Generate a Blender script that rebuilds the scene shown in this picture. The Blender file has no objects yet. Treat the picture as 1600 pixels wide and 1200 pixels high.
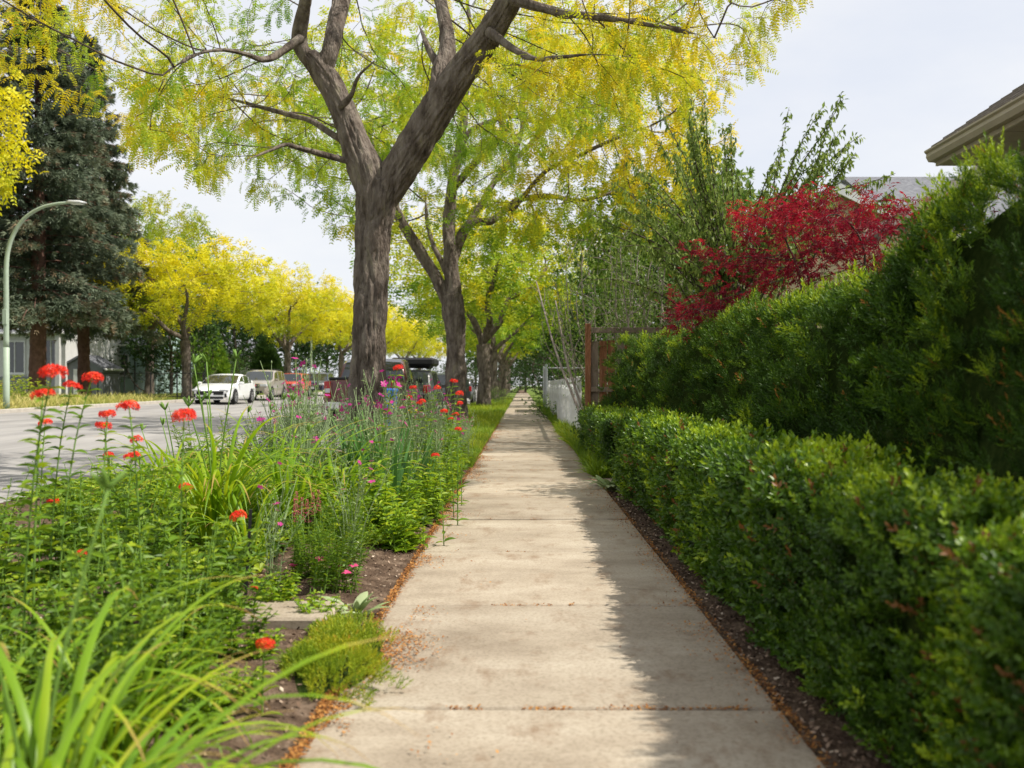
import bpy, math, random
import numpy as np
from mathutils import Vector, Matrix

# ------------------------------------------------------------------ camera, sky, sun, exposure
scene = bpy.context.scene
COL = scene.collection
F, H, CX, CY = 1520.0, 1.075, 815.0, 602.0          # focal length in photo pixels, eye height, vanishing point
cam_data = bpy.data.cameras.new('camera')
cam_data.sensor_width = 36.0
cam_data.lens = 36.0 * F / 1600.0
cam_data.shift_x = -(CX - 800.0) / 1600.0
cam_data.shift_y = (CY - 600.0) / 1600.0
cam_data.clip_start = 0.05
cam_data.clip_end = 3000.0
cam_data.dof.use_dof = True
cam_data.dof.focus_distance = 8.5
cam_data.dof.aperture_fstop = 2.8
cam = bpy.data.objects.new('camera', cam_data)
COL.objects.link(cam)
cam.location = (0, 0, H)
cam.rotation_euler = (math.radians(90), 0, 0)
scene.camera = cam

SUN_EL, SUN_AZ = math.radians(55), math.radians(99)   # azimuth from +Y towards +X
world = bpy.data.worlds.new('World')
scene.world = world
world.use_nodes = True
wn, wl = world.node_tree.nodes, world.node_tree.links
wn.clear()
w_out = wn.new('ShaderNodeOutputWorld')
w_bg = wn.new('ShaderNodeBackground'); w_bg.inputs['Strength'].default_value = 0.1
w_sky = wn.new('ShaderNodeTexSky'); w_sky.sky_type = 'NISHITA'; w_sky.sun_disc = False
w_sky.sun_elevation = SUN_EL; w_sky.sun_rotation = SUN_AZ
w_tc = wn.new('ShaderNodeTexCoord')
w_map = wn.new('ShaderNodeMapping'); w_map.inputs['Scale'].default_value = (1.0, 1.0, 2.6)
w_map.inputs['Location'].default_value = (0.35, 0.0, 0.1)
w_noise = wn.new('ShaderNodeTexNoise'); w_noise.inputs['Scale'].default_value = 2.3
w_noise.inputs['Detail'].default_value = 6.0; w_noise.inputs['Roughness'].default_value = 0.55
w_rmp = wn.new('ShaderNodeValToRGB')
w_rmp.color_ramp.elements[0].position = 0.36; w_rmp.color_ramp.elements[0].color = (6.9, 7.15, 7.75, 1)
w_rmp.color_ramp.elements[1].position = 0.60; w_rmp.color_ramp.elements[1].color = (8.0, 8.0, 8.1, 1)
w_mix = wn.new('ShaderNodeMixRGB'); w_mix.inputs['Fac'].default_value = 0.86
wl.new(w_tc.outputs['Generated'], w_map.inputs['Vector'])
wl.new(w_map.outputs['Vector'], w_noise.inputs['Vector'])
wl.new(w_noise.outputs['Fac'], w_rmp.inputs['Fac'])
wl.new(w_sky.outputs['Color'], w_mix.inputs['Color1'])
wl.new(w_rmp.outputs['Color'], w_mix.inputs['Color2'])
wl.new(w_mix.outputs['Color'], w_bg.inputs['Color'])
wl.new(w_bg.outputs['Background'], w_out.inputs['Surface'])

sun_data = bpy.data.lights.new('sun', 'SUN')
sun_data.energy = 5.0; sun_data.angle = math.radians(0.6); sun_data.color = (1.0, 0.94, 0.84)
sun = bpy.data.objects.new('sun', sun_data); COL.objects.link(sun)
SUN_DIR = Vector((math.cos(SUN_EL) * math.sin(SUN_AZ), math.cos(SUN_EL) * math.cos(SUN_AZ), math.sin(SUN_EL)))
sun.rotation_euler = SUN_DIR.to_track_quat('Z', 'Y').to_euler()
sun.location = (20, -5, 40)

vs = scene.view_settings
vs.view_transform = 'Standard'; vs.look = 'None'; vs.exposure = 0.35; vs.gamma = 1.0; vs.use_curve_mapping = False
scene.render.engine = 'CYCLES'
cy = scene.cycles
cy.max_bounces = 6; cy.diffuse_bounces = 3; cy.glossy_bounces = 2; cy.transmission_bounces = 3; cy.transparent_max_bounces = 4
cy.caustics_reflective = False; cy.caustics_refractive = False

# ------------------------------------------------------------------ helpers
rng = np.random.default_rng(7)
random.seed(7)
PI = math.pi

def W(px, py, Y):
    return np.array([(px - CX) * Y / F, Y, H - (py - CY) * Y / F])

def tag(o, label=None, cat=None, group=None, kind=None):
    if label: o['label'] = label
    if cat: o['category'] = cat
    if group: o['group'] = group
    if kind: o['kind'] = kind
    return o

def empty(name, loc=(0, 0, 0), rz=0.0, scale=1.0):
    o = bpy.data.objects.new(name, None)
    o.empty_display_size = 0.1
    o.location = loc; o.rotation_euler = (0, 0, rz)
    o.scale = (scale,) * 3 if np.isscalar(scale) else scale
    COL.objects.link(o)
    return o

def link(name, me, parent=None, mat=None):
    o = bpy.data.objects.new(name, me)
    COL.objects.link(o)
    if parent is not None: o.parent = parent
    if mat is not None and len(me.materials) == 0: me.materials.append(mat)
    return o

def dup(root, loc=None, rz=None, scale=None, label=None, group=None):
    def cp(o, parent):
        c = o.copy(); COL.objects.link(c); c.parent = parent
        for ch in o.children: cp(ch, c)
        return c
    r = cp(root, root.parent)
    if loc is not None: r.location = loc
    if rz is not None: r.rotation_euler[2] = rz
    if scale is not None: r.scale = (scale,) * 3 if np.isscalar(scale) else scale
    if label: r['label'] = label
    if group: r['group'] = group
    return r

def make_mesh(name, V, face_arrays, mat=None, attrs=None, smooth=False, mats=None, mat_idx=None):
    V = np.asarray(V, dtype=np.float32)
    me = bpy.data.meshes.new(name)
    me.vertices.add(len(V)); me.vertices.foreach_set('co', V.ravel())
    loops = []; starts = []; s = 0
    for fa in face_arrays:
        fa = np.asarray(fa, dtype=np.int32)
        if len(fa) == 0: continue
        k = fa.shape[1]
        loops.append(fa.ravel()); starts.append(s + np.arange(len(fa), dtype=np.int32) * k); s += fa.size
    loops = np.concatenate(loops); starts = np.concatenate(starts)
    me.loops.add(len(loops)); me.loops.foreach_set('vertex_index', loops)
    me.polygons.add(len(starts)); me.polygons.foreach_set('loop_start', starts)
    if attrs:
        for an, av in attrs.items():
            a = me.attributes.new(an, 'FLOAT', 'POINT'); a.data.foreach_set('value', np.asarray(av, dtype=np.float32))
    me.polygons.foreach_set('use_smooth', np.full(len(starts), bool(smooth)))
    if mats:
        for m in mats: me.materials.append(m)
        me.polygons.foreach_set('material_index', np.asarray(mat_idx, dtype=np.int32))
    elif mat is not None:
        me.materials.append(mat)
    me.update(calc_edges=True)
    return me

class MB:
    """collects boxes, tubes, strips into one mesh"""
    def __init__(s): s.V = []; s.F = {3: [], 4: []}; s.n = 0; s.big = []; s.A = []
    def add(s, V, Fq=None, Ft=None, a=0.0):
        V = np.asarray(V, dtype=float)
        s.V.append(V); s.A.append(np.broadcast_to(np.asarray(a, dtype=float), (len(V),)))
        if Fq is not None and len(Fq): s.F[4].append(np.asarray(Fq, dtype=int) + s.n)
        if Ft is not None and len(Ft): s.F[3].append(np.asarray(Ft, dtype=int) + s.n)
        s.n += len(V)
        return s
    def box(s, c, size, rot=None, a=0.0):
        x, y, z = np.array(size) / 2.0
        V = np.array([[-x,-y,-z],[x,-y,-z],[x,y,-z],[-x,y,-z],[-x,-y,z],[x,-y,z],[x,y,z],[-x,y,z]])
        if rot is not None: V = V @ np.array(rot).T
        return s.add(V + np.array(c), [[0,3,2,1],[4,5,6,7],[0,1,5,4],[1,2,6,5],[2,3,7,6],[3,0,4,7]], a=a)
    def bevbox(s, c, size, b=0.01, a=0.0):
        x, y, z = np.array(size) / 2.0
        V = []
        for zz, ins in ((-z, b), (-z + b, 0), (z - b, 0), (z, b)):
            xx, yy = x - ins, y - ins
            V += [[-xx+b,-yy,zz],[xx-b,-yy,zz],[xx,-yy+b,zz],[xx,yy-b,zz],[xx-b,yy,zz],[-xx+b,yy,zz],[-xx,yy-b,zz],[-xx,-yy+b,zz]]
        Fq = []
        for r in range(3):
            for i in range(8):
                j = (i + 1) % 8
                Fq.append([r*8+i, r*8+j, r*8+8+j, r*8+8+i])
        Fq += [[24,25,26,27],[24,27,28,31],[28,29,30,31],[3,2,1,0],[7,4,3,0],[7,6,5,4]]
        return s.add(np.array(V) + np.array(c), Fq, a=a)
    def tube(s, P, R, k=6, cap=True, a=0.0):
        V, Fq, Ft = tube_arrays(P, R, k, cap)
        return s.add(V, Fq, Ft, a=a)
    def poly_prism(s, pts2, y0, y1, axis='y', a=0.0):
        """polygon in XZ extruded along y (axis y), in YZ along x (axis x), XY along z (axis z). triangle-fan caps"""
        n = len(pts2); V = []
        for t in (y0, y1):
            for (u, v) in pts2:
                V.append({'y': (u, t, v), 'x': (t, u, v), 'z': (u, v, t)}[axis])
        Fq = [[i, (i+1) % n, n + (i+1) % n, n + i] for i in range(n)]
        Ft = [[0, i+1, i] for i in range(1, n-1)] + [[n, n+i, n+i+1] for i in range(1, n-1)]
        return s.add(V, Fq, Ft, a=a)
    def lathe(s, prof, k=16, axis='z', c=(0,0,0), a=0.0):
        prof = np.array(prof, float); m = len(prof)
        th = np.arange(k) * 2 * PI / k
        V = np.zeros((m, k, 3))
        V[:, :, 0] = prof[:, 0:1] * np.cos(th); V[:, :, 1] = prof[:, 0:1] * np.sin(th); V[:, :, 2] = prof[:, 1:2]
        V = V.reshape(-1, 3)
        if axis == 'x': V = V[:, [2, 0, 1]]
        if axis == 'y': V = V[:, [1, 2, 0]]
        return s.add(V + np.array(c), ring_faces(m, k), a=a)
    def arrays(s):
        V = np.concatenate(s.V) if s.V else np.zeros((0,3))
        return V, [np.concatenate(s.F[k]) for k in (4, 3) if s.F[k]], np.concatenate(s.A)
    def mesh(s, name, mat, smooth=False):
        V, fa, A = s.arrays()
        return make_mesh(name, V, fa, mat, {'rnd': A}, smooth)
    def build(s, name, mat, parent=None, smooth=False):
        return link(name, s.mesh(name, mat, smooth), parent)

def ring_faces(m, k):
    i = np.arange(m - 1)[:, None] * k; j = np.arange(k)[None, :]; j2 = (j + 1) % k
    return np.stack([i + j, i + j2, i + k + j2, i + k + j], -1).reshape(-1, 4)

def norm(v):
    v = np.asarray(v, float)
    return v / np.maximum(np.linalg.norm(v, axis=-1, keepdims=True), 1e-9)

def tube_frames(P):
    P = np.asarray(P, float); n = len(P)
    T = np.empty_like(P)
    T[1:-1] = P[2:] - P[:-2]; T[0] = P[1] - P[0]; T[-1] = P[-1] - P[-2]
    T = norm(T)
    u = np.array([1.0, 0, 0]) if abs(T[0, 0]) < 0.8 else np.array([0, 1.0, 0])
    U = np.empty_like(P)
    for i in range(n):
        u = u - T[i] * (u @ T[i]); u = u / (np.linalg.norm(u) + 1e-9); U[i] = u
    return T, U, np.cross(T, U)

def tube_arrays(P, R, k=6, cap=True):
    P = np.asarray(P, float); n = len(P)
    R = np.broadcast_to(np.asarray(R, float), (n,))
    T, U, B = tube_frames(P)
    th = np.arange(k) * 2 * PI / k
    V = P[:, None, :] + R[:, None, None] * (np.cos(th)[None, :, None] * U[:, None, :] + np.sin(th)[None, :, None] * B[:, None, :])
    V = V.reshape(-1, 3); Fq = ring_faces(n, k); Ft = None
    if cap:
        V = np.concatenate([V, P[-1:] + T[-1:] * R[-1] * 0.4, P[:1]]); j = np.arange(k); j2 = (j + 1) % k; b = (n - 1) * k
        Ft = np.concatenate([np.stack([b + j, b + j2, np.full(k, n * k)], -1), np.stack([j2, j, np.full(k, n * k + 1)], -1)])
    return V, Fq, Ft

def catmull(P, per=6):
    P = np.asarray(P, float)
    Q = np.vstack([2 * P[0] - P[1], P, 2 * P[-1] - P[-2]])
    out = []
    for i in range(1, len(Q) - 2):
        t = np.linspace(0, 1, per, endpoint=False)[:, None]
        p0, p1, p2, p3 = Q[i-1], Q[i], Q[i+1], Q[i+2]
        out.append(0.5 * ((2*p1) + (-p0+p2)*t + (2*p0-5*p1+4*p2-p3)*t*t + (-p0+3*p1-3*p2+p3)*t**3))
    out.append(P[-1:]); return np.concatenate(out)

def _hash(ix, iy, iz, seed):
    h = (ix.astype(np.int64) * 374761393 + iy.astype(np.int64) * 668265263 + iz.astype(np.int64) * 2147483647 + seed * 1274126177) & 0xffffffff
    h = ((h ^ (h >> 13)) * 1274126177) & 0xffffffff
    h = h ^ (h >> 16)
    return (h & 0xffff) / 65535.0

def vnoise(p, seed=0):
    p = np.asarray(p, float); i = np.floor(p).astype(np.int64); f = p - i; f = f * f * (3 - 2 * f)
    r = 0
    for dx in (0, 1):
        for dy in (0, 1):
            for dz in (0, 1):
                w = (f[:,0] if dx else 1-f[:,0]) * (f[:,1] if dy else 1-f[:,1]) * (f[:,2] if dz else 1-f[:,2])
                r = r + w * _hash(i[:,0]+dx, i[:,1]+dy, i[:,2]+dz, seed)
    return r

def fbm(p, octv=4, seed=0):
    a, s, r = 0.5, 0.0, 0
    p = np.asarray(p, float)
    for o in range(octv):
        r = r + a * vnoise(p * 2**o, seed + o * 17); s += a; a *= 0.5
    return r / s

def frames(d, up=(0, 0, 1), roll=0.0):
    """rotation matrices with column X along d, column Z near up, rolled about d"""
    d = norm(d); up = np.broadcast_to(np.asarray(up, float), d.shape)
    y = np.cross(up, d); bad = np.linalg.norm(y, axis=1) < 1e-3
    y[bad] = np.array([0, 1.0, 0.01]); y = norm(y); z = np.cross(d, y)
    roll = np.broadcast_to(np.asarray(roll, float), (len(d),))
    c, s = np.cos(roll)[:, None], np.sin(roll)[:, None]
    y2 = y * c + z * s; z2 = -y * s + z * c
    return np.stack([d, y2, z2], -1)

def rand_dirs(n, g=None):
    g = g or rng
    return norm(g.normal(size=(n, 3)))

class Cloud:
    """many copies of small templates merged into one mesh"""
    def __init__(s): s.V = []; s.F = {3: [], 4: []}; s.A = []; s.n = 0
    def add(s, tpl, P, R, S, rnd):
        TV, TF = tpl; P = np.asarray(P, float); N = len(P)
        if N == 0: return
        S = np.broadcast_to(np.asarray(S, float), (N,))
        V = np.einsum('nij,vj->nvi', R, TV) * S[:, None, None] + P[:, None, :]
        nv = len(TV); off = (np.arange(N) * nv)[:, None, None] + s.n
        for fa in TF:
            fa = np.asarray(fa, int)
            s.F[fa.shape[1]].append((fa[None] + off).reshape(-1, fa.shape[1]))
        s.V.append(V.reshape(-1, 3)); s.A.append(np.repeat(np.asarray(rnd, float), nv)); s.n += N * nv
    def mesh(s, name, mat):
        fa = [np.concatenate(s.F[k]) for k in (4, 3) if s.F[k]]
        return make_mesh(name, np.concatenate(s.V), fa, mat, {'rnd': np.concatenate(s.A)})
    def build(s, name, mat, parent=None):
        return link(name, s.mesh(name, mat), parent)

# ------------------------------------------------------------------ materials
def new_mat(name):
    m = bpy.data.materials.new(name); m.use_nodes = True
    m.node_tree.nodes.clear()
    return m, m.node_tree.nodes, m.node_tree.links

def ramp(nodes, stops):
    r = nodes.new('ShaderNodeValToRGB'); e = r.color_ramp.elements
    while len(e) < len(stops): e.new(0.5)
    for el, (p, c) in zip(e, stops): el.position = p; el.color = (*c, 1)
    return r

def leaf_mat(name, stops, trans=0.4, gloss=0.35, rough=0.5, tsat=1.0):
    m, n, l = new_mat(name)
    at = n.new('ShaderNodeAttribute'); at.attribute_name = 'rnd'
    rp = ramp(n, stops); l.new(at.outputs['Fac'], rp.inputs['Fac'])
    pb = n.new('ShaderNodeBsdfPrincipled'); pb.inputs['Roughness'].default_value = rough
    pb.inputs['Specular IOR Level'].default_value = gloss
    tr = n.new('ShaderNodeBsdfTranslucent'); mx = n.new('ShaderNodeMixShader'); mx.inputs['Fac'].default_value = trans
    hs = n.new('ShaderNodeHueSaturation'); hs.inputs['Value'].default_value = 1.35; hs.inputs['Saturation'].default_value = tsat; hs.inputs['Hue'].default_value = 0.49
    o = n.new('ShaderNodeOutputMaterial')
    l.new(rp.outputs['Color'], pb.inputs['Base Color']); l.new(rp.outputs['Color'], hs.inputs['Color']); l.new(hs.outputs['Color'], tr.inputs['Color'])
    l.new(pb.outputs['BSDF'], mx.inputs[1]); l.new(tr.outputs['BSDF'], mx.inputs[2]); l.new(mx.outputs['Shader'], o.inputs['Surface'])
    return m

def surf_mat(name, stops, scale=4.0, rough=0.8, bump=0.0, bscale=40.0, detail=6.0, stretch=(1,1,1), spec=0.3, metal=0.0, coat=0.0, bdist=0.01, coords='Object', rnd_amt=0.0):
    m, n, l = new_mat(name)
    tc = n.new('ShaderNodeTexCoord'); mp = n.new('ShaderNodeMapping'); mp.inputs['Scale'].default_value = stretch
    l.new(tc.outputs[coords], mp.inputs['Vector'])
    nz = n.new('ShaderNodeTexNoise'); nz.inputs['Scale'].default_value = scale; nz.inputs['Detail'].default_value = detail; nz.inputs['Roughness'].default_value = 0.6
    l.new(mp.outputs['Vector'], nz.inputs['Vector'])
    rp = ramp(n, stops)
    if rnd_amt:
        at = n.new('ShaderNodeAttribute'); at.attribute_name = 'rnd'
        ma = n.new('ShaderNodeMath'); ma.operation = 'MULTIPLY_ADD'; ma.inputs[1].default_value = rnd_amt
        l.new(at.outputs['Fac'], ma.inputs[0]); l.new(nz.outputs['Fac'], ma.inputs[2]); l.new(ma.outputs[0], rp.inputs['Fac'])
    else:
        l.new(nz.outputs['Fac'], rp.inputs['Fac'])
    pb = n.new('ShaderNodeBsdfPrincipled'); pb.inputs['Roughness'].default_value = rough; pb.inputs['Specular IOR Level'].default_value = spec
    pb.inputs['Metallic'].default_value = metal; pb.inputs['Coat Weight'].default_value = coat; pb.inputs['Coat Roughness'].default_value = 0.06
    l.new(rp.outputs['Color'], pb.inputs['Base Color'])
    if bump:
        n2 = n.new('ShaderNodeTexNoise'); n2.inputs['Scale'].default_value = bscale; n2.inputs['Detail'].default_value = 5.0
        l.new(mp.outputs['Vector'], n2.inputs['Vector'])
        b = n.new('ShaderNodeBump'); b.inputs['Strength'].default_value = bump; b.inputs['Distance'].default_value = bdist
        l.new(n2.outputs['Fac'], b.inputs['Height']); l.new(b.outputs['Normal'], pb.inputs['Normal'])
    o = n.new('ShaderNodeOutputMaterial'); l.new(pb.outputs['BSDF'], o.inputs['Surface'])
    return m

def flat(name, c, rough=0.5, **k):
    c = np.array(c)
    return surf_mat(name, [(0.3, tuple(c * 0.9)), (0.7, tuple(np.minimum(c * 1.1, 1)))], rough=rough, **k)

def glass_mat(name, tint=(0.02, 0.025, 0.03)):
    m = flat(name, tint, rough=0.05, spec=0.7, coat=0.6, scale=2.0)
    return m

def paint(name, c, metal=0.0):
    return flat(name, c, rough=0.35, spec=0.5, coat=0.8, scale=1.5, metal=metal)

M = {}
M['locust'] = leaf_mat('locust_leaf', [(0.0, (0.085, 0.19, 0.012)), (0.35, (0.20, 0.34, 0.018)), (0.65, (0.42, 0.48, 0.02)), (1.0, (0.68, 0.56, 0.014))], 0.42, 0.3)
M['locust_yellow'] = leaf_mat('golden_locust_leaf', [(0.0, (0.16, 0.24, 0.012)), (0.3, (0.42, 0.46, 0.014)), (0.65, (0.60, 0.57, 0.012)), (1.0, (0.72, 0.62, 0.012))], 0.42, 0.3)
M['locust_green'] = leaf_mat('green_locust_leaf', [(0.0, (0.07, 0.15, 0.012)), (0.5, (0.18, 0.30, 0.018)), (1.0, (0.46, 0.44, 0.02))], 0.42, 0.3)
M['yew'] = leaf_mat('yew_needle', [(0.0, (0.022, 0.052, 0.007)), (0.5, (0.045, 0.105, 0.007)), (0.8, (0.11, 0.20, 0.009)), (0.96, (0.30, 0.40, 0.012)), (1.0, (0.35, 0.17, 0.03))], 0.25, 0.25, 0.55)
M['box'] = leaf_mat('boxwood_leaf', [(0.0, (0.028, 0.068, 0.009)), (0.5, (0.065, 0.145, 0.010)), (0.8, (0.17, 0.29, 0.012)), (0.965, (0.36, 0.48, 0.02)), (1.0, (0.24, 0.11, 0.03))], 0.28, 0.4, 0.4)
M['maple'] = leaf_mat('red_maple_leaf', [(0.0, (0.055, 0.008, 0.018)), (0.5, (0.22, 0.008, 0.016)), (1.0, (0.48, 0.016, 0.016))], 0.4, 0.35)
M['green'] = leaf_mat('green_tree_leaf', [(0.0, (0.04, 0.09, 0.015)), (0.5, (0.08, 0.16, 0.022)), (1.0, (0.17, 0.26, 0.04))], 0.3, 0.3)
M['dark_green'] = leaf_mat('dark_tree_leaf', [(0.0, (0.018, 0.045, 0.010)), (0.5, (0.035, 0.08, 0.014)), (1.0, (0.07, 0.13, 0.02))], 0.25, 0.3)
M['bush'] = leaf_mat('bush_leaf', [(0.0, (0.05, 0.12, 0.012)), (0.5, (0.12, 0.24, 0.02)), (1.0, (0.28, 0.40, 0.03))], 0.35, 0.3)
M['cherry'] = leaf_mat('cherry_leaf', [(0.0, (0.07, 0.12, 0.025)), (0.5, (0.17, 0.25, 0.05)), (1.0, (0.30, 0.37, 0.08))], 0.45, 0.3)
M['thicket'] = leaf_mat('thicket_leaf', [(0.0, (0.07, 0.12, 0.03)), (0.5, (0.14, 0.21, 0.05)), (1.0, (0.27, 0.32, 0.06))], 0.35, 0.3)
M['spruce'] = leaf_mat('spruce_needle', [(0.0, (0.050, 0.072, 0.045)), (0.5, (0.11, 0.145, 0.092)), (0.9, (0.21, 0.245, 0.16)), (1.0, (0.22, 0.165, 0.10))], 0.1, 0.25, 0.6)
M['lily'] = leaf_mat('daylily_leaf', [(0.0, (0.085, 0.20, 0.008)), (0.5, (0.19, 0.34, 0.010)), (0.93, (0.36, 0.45, 0.013)), (1.0, (0.45, 0.30, 0.09))], 0.4, 0.4, 0.4)
M['iris'] = leaf_mat('iris_leaf', [(0.0, (0.05, 0.14, 0.03)), (0.5, (0.09, 0.22, 0.045)), (1.0, (0.20, 0.33, 0.06))], 0.3, 0.35, 0.45)
M['herb'] = leaf_mat('herb_leaf', [(0.0, (0.045, 0.11, 0.008)), (0.5, (0.13, 0.245, 0.011)), (1.0, (0.31, 0.40, 0.016))], 0.35, 0.35)
M['bright'] = leaf_mat('bright_herb_leaf', [(0.0, (0.09, 0.19, 0.008)), (0.5, (0.21, 0.35, 0.011)), (1.0, (0.40, 0.47, 0.016))], 0.38, 0.35)
M['silver'] = leaf_mat('silver_leaf', [(0.0, (0.12, 0.21, 0.06)), (0.5, (0.24, 0.33, 0.13)), (1.0, (0.40, 0.46, 0.26))], 0.2, 0.2, 0.7)
M['sedum'] = leaf_mat('sedum_leaf', [(0.0, (0.12, 0.22, 0.015)), (0.5, (0.28, 0.36, 0.018)), (0.9, (0.48, 0.46, 0.03)), (1.0, (0.55, 0.30, 0.05))], 0.25, 0.3)
M['grass'] = leaf_mat('grass_blade', [(0.0, (0.07, 0.15, 0.010)), (0.5, (0.18, 0.29, 0.014)), (1.0, (0.36, 0.40, 0.025))], 0.35, 0.3)
M['dry_grass'] = leaf_mat('dry_grass_blade', [(0.0, (0.20, 0.27, 0.04)), (0.5, (0.40, 0.40, 0.09)), (1.0, (0.60, 0.51, 0.20))], 0.35, 0.3)
M['red_petal'] = leaf_mat('scarlet_petal', [(0.0, (0.60, 0.022, 0.008)), (0.6, (0.80, 0.045, 0.010)), (1.0, (0.85, 0.13, 0.015))], 0.25, 0.3)
M['magenta'] = leaf_mat('magenta_petal', [(0.0, (0.33, 0.012, 0.15)), (1.0, (0.60, 0.03, 0.30))], 0.25, 0.3)
M['pink'] = leaf_mat('pink_petal', [(0.0, (0.40, 0.03, 0.11)), (1.0, (0.75, 0.10, 0.26))], 0.25, 0.3)
M['purple'] = leaf_mat('lavender_petal', [(0.0, (0.05, 0.03, 0.10)), (1.0, (0.14, 0.09, 0.24))], 0.2, 0.3)
M['yellow_petal'] = leaf_mat('yellow_petal', [(0.0, (0.7, 0.5, 0.02)), (1.0, (0.85, 0.66, 0.04))], 0.25, 0.3)
M['litter'] = leaf_mat('fallen_litter', [(0.0, (0.16, 0.06, 0.02)), (0.5, (0.33, 0.13, 0.03)), (1.0, (0.52, 0.27, 0.08))], 0.1, 0.2, 0.8)
M['chips'] = leaf_mat('bark_chip', [(0.0, (0.05, 0.033, 0.024)), (0.5, (0.14, 0.09, 0.06)), (0.9, (0.34, 0.24, 0.17)), (1.0, (0.55, 0.46, 0.36))], 0.0, 0.2, 0.9)
M['stem'] = flat('green_stem', (0.14, 0.25, 0.04), 0.6)
M['silver_stem'] = flat('silver_stem', (0.27, 0.36, 0.17), 0.7)
M['bark'] = surf_mat('locust_bark', [(0.28, (0.055, 0.043, 0.036)), (0.42, (0.115, 0.092, 0.076)), (0.58, (0.20, 0.168, 0.142)), (0.75, (0.27, 0.24, 0.17))], 9.0, 0.95, 1.0, 34.0, detail=9.0, stretch=(1, 1, 0.3), spec=0.1, bdist=0.045)
M['twig'] = surf_mat('twig_bark', [(0.3, (0.06, 0.045, 0.036)), (0.7, (0.12, 0.095, 0.075))], 6.0, 0.9, spec=0.15)
M['grey_twig'] = surf_mat('grey_twig_bark', [(0.3, (0.16, 0.13, 0.11)), (0.7, (0.34, 0.29, 0.25))], 6.0, 0.9, spec=0.15)
M['spruce_bark'] = surf_mat('spruce_bark', [(0.3, (0.09, 0.05, 0.038)), (0.7, (0.19, 0.11, 0.085))], 5.0, 0.95, 0.8, 20.0, spec=0.1)
M['inner'] = surf_mat('hedge_shade_core', [(0.35, (0.014, 0.026, 0.006)), (0.7, (0.035, 0.05, 0.012))], 30.0, 1.0, 0.8, 60.0, spec=0.0)  # dark green fill; shade deep inside the hedge is put into this colour

# ------------------------------------------------------------------ ground, road, pavement
def road_z(x, y):
    u = np.clip(-np.asarray(x, float) - 2.7, 0, 14.5)
    return -0.12 + 0.021 * u + 0.0042 * np.clip(np.asarray(y, float) - 30, 0, 120) * u / 13.0

def ground_z(x, y):
    """height of the verges and yards"""
    x = np.asarray(x, float); y = np.asarray(y, float)
    far = road_z(-16.7, y) + 0.13 + 0.012 * np.clip(-x - 16.7, 0, 60)
    return np.where(x < -16.6, far, np.where(x > -4.6, 0.0, road_z(x, y) - 0.12))

def grid_mesh(name, xs, ys, zf, mat, smooth=True):
    X, Yg = np.meshgrid(xs, ys)
    V = np.stack([X, Yg, zf(X, Yg)], -1).reshape(-1, 3)
    nx, ny = len(xs), len(ys)
    i = np.arange(ny - 1)[:, None] * nx; j = np.arange(nx - 1)[None]
    Fq = np.stack([i + j, i + j + 1, i + nx + j + 1, i + nx + j], -1).reshape(-1, 4)
    return make_mesh(name, V, [Fq], mat, None, smooth)

M['lawn'] = surf_mat('lawn_ground', [(0.3, (0.06, 0.10, 0.02)), (0.55, (0.12, 0.17, 0.035)), (0.75, (0.24, 0.23, 0.08))], 0.9, 1.0, 0.5, 30, spec=0.05)
M['asphalt'] = surf_mat('worn_asphalt', [(0.3, (0.20, 0.19, 0.185)), (0.5, (0.27, 0.26, 0.25)), (0.7, (0.34, 0.325, 0.31))], 0.5, 0.9, 0.5, 90, stretch=(2.5, 0.35, 1), spec=0.2, bdist=0.006)
M['soil'] = surf_mat('garden_soil', [(0.3, (0.055, 0.036, 0.026)), (0.5, (0.11, 0.075, 0.052)), (0.7, (0.20, 0.145, 0.105))], 9.0, 1.0, 1.0, 60, spec=0.05, bdist=0.02)
M['kerb'] = surf_mat('kerb_concrete', [(0.3, (0.36, 0.33, 0.29)), (0.7, (0.50, 0.46, 0.41))], 3.0, 0.9, 0.4, 60, spec=0.2)

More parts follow.
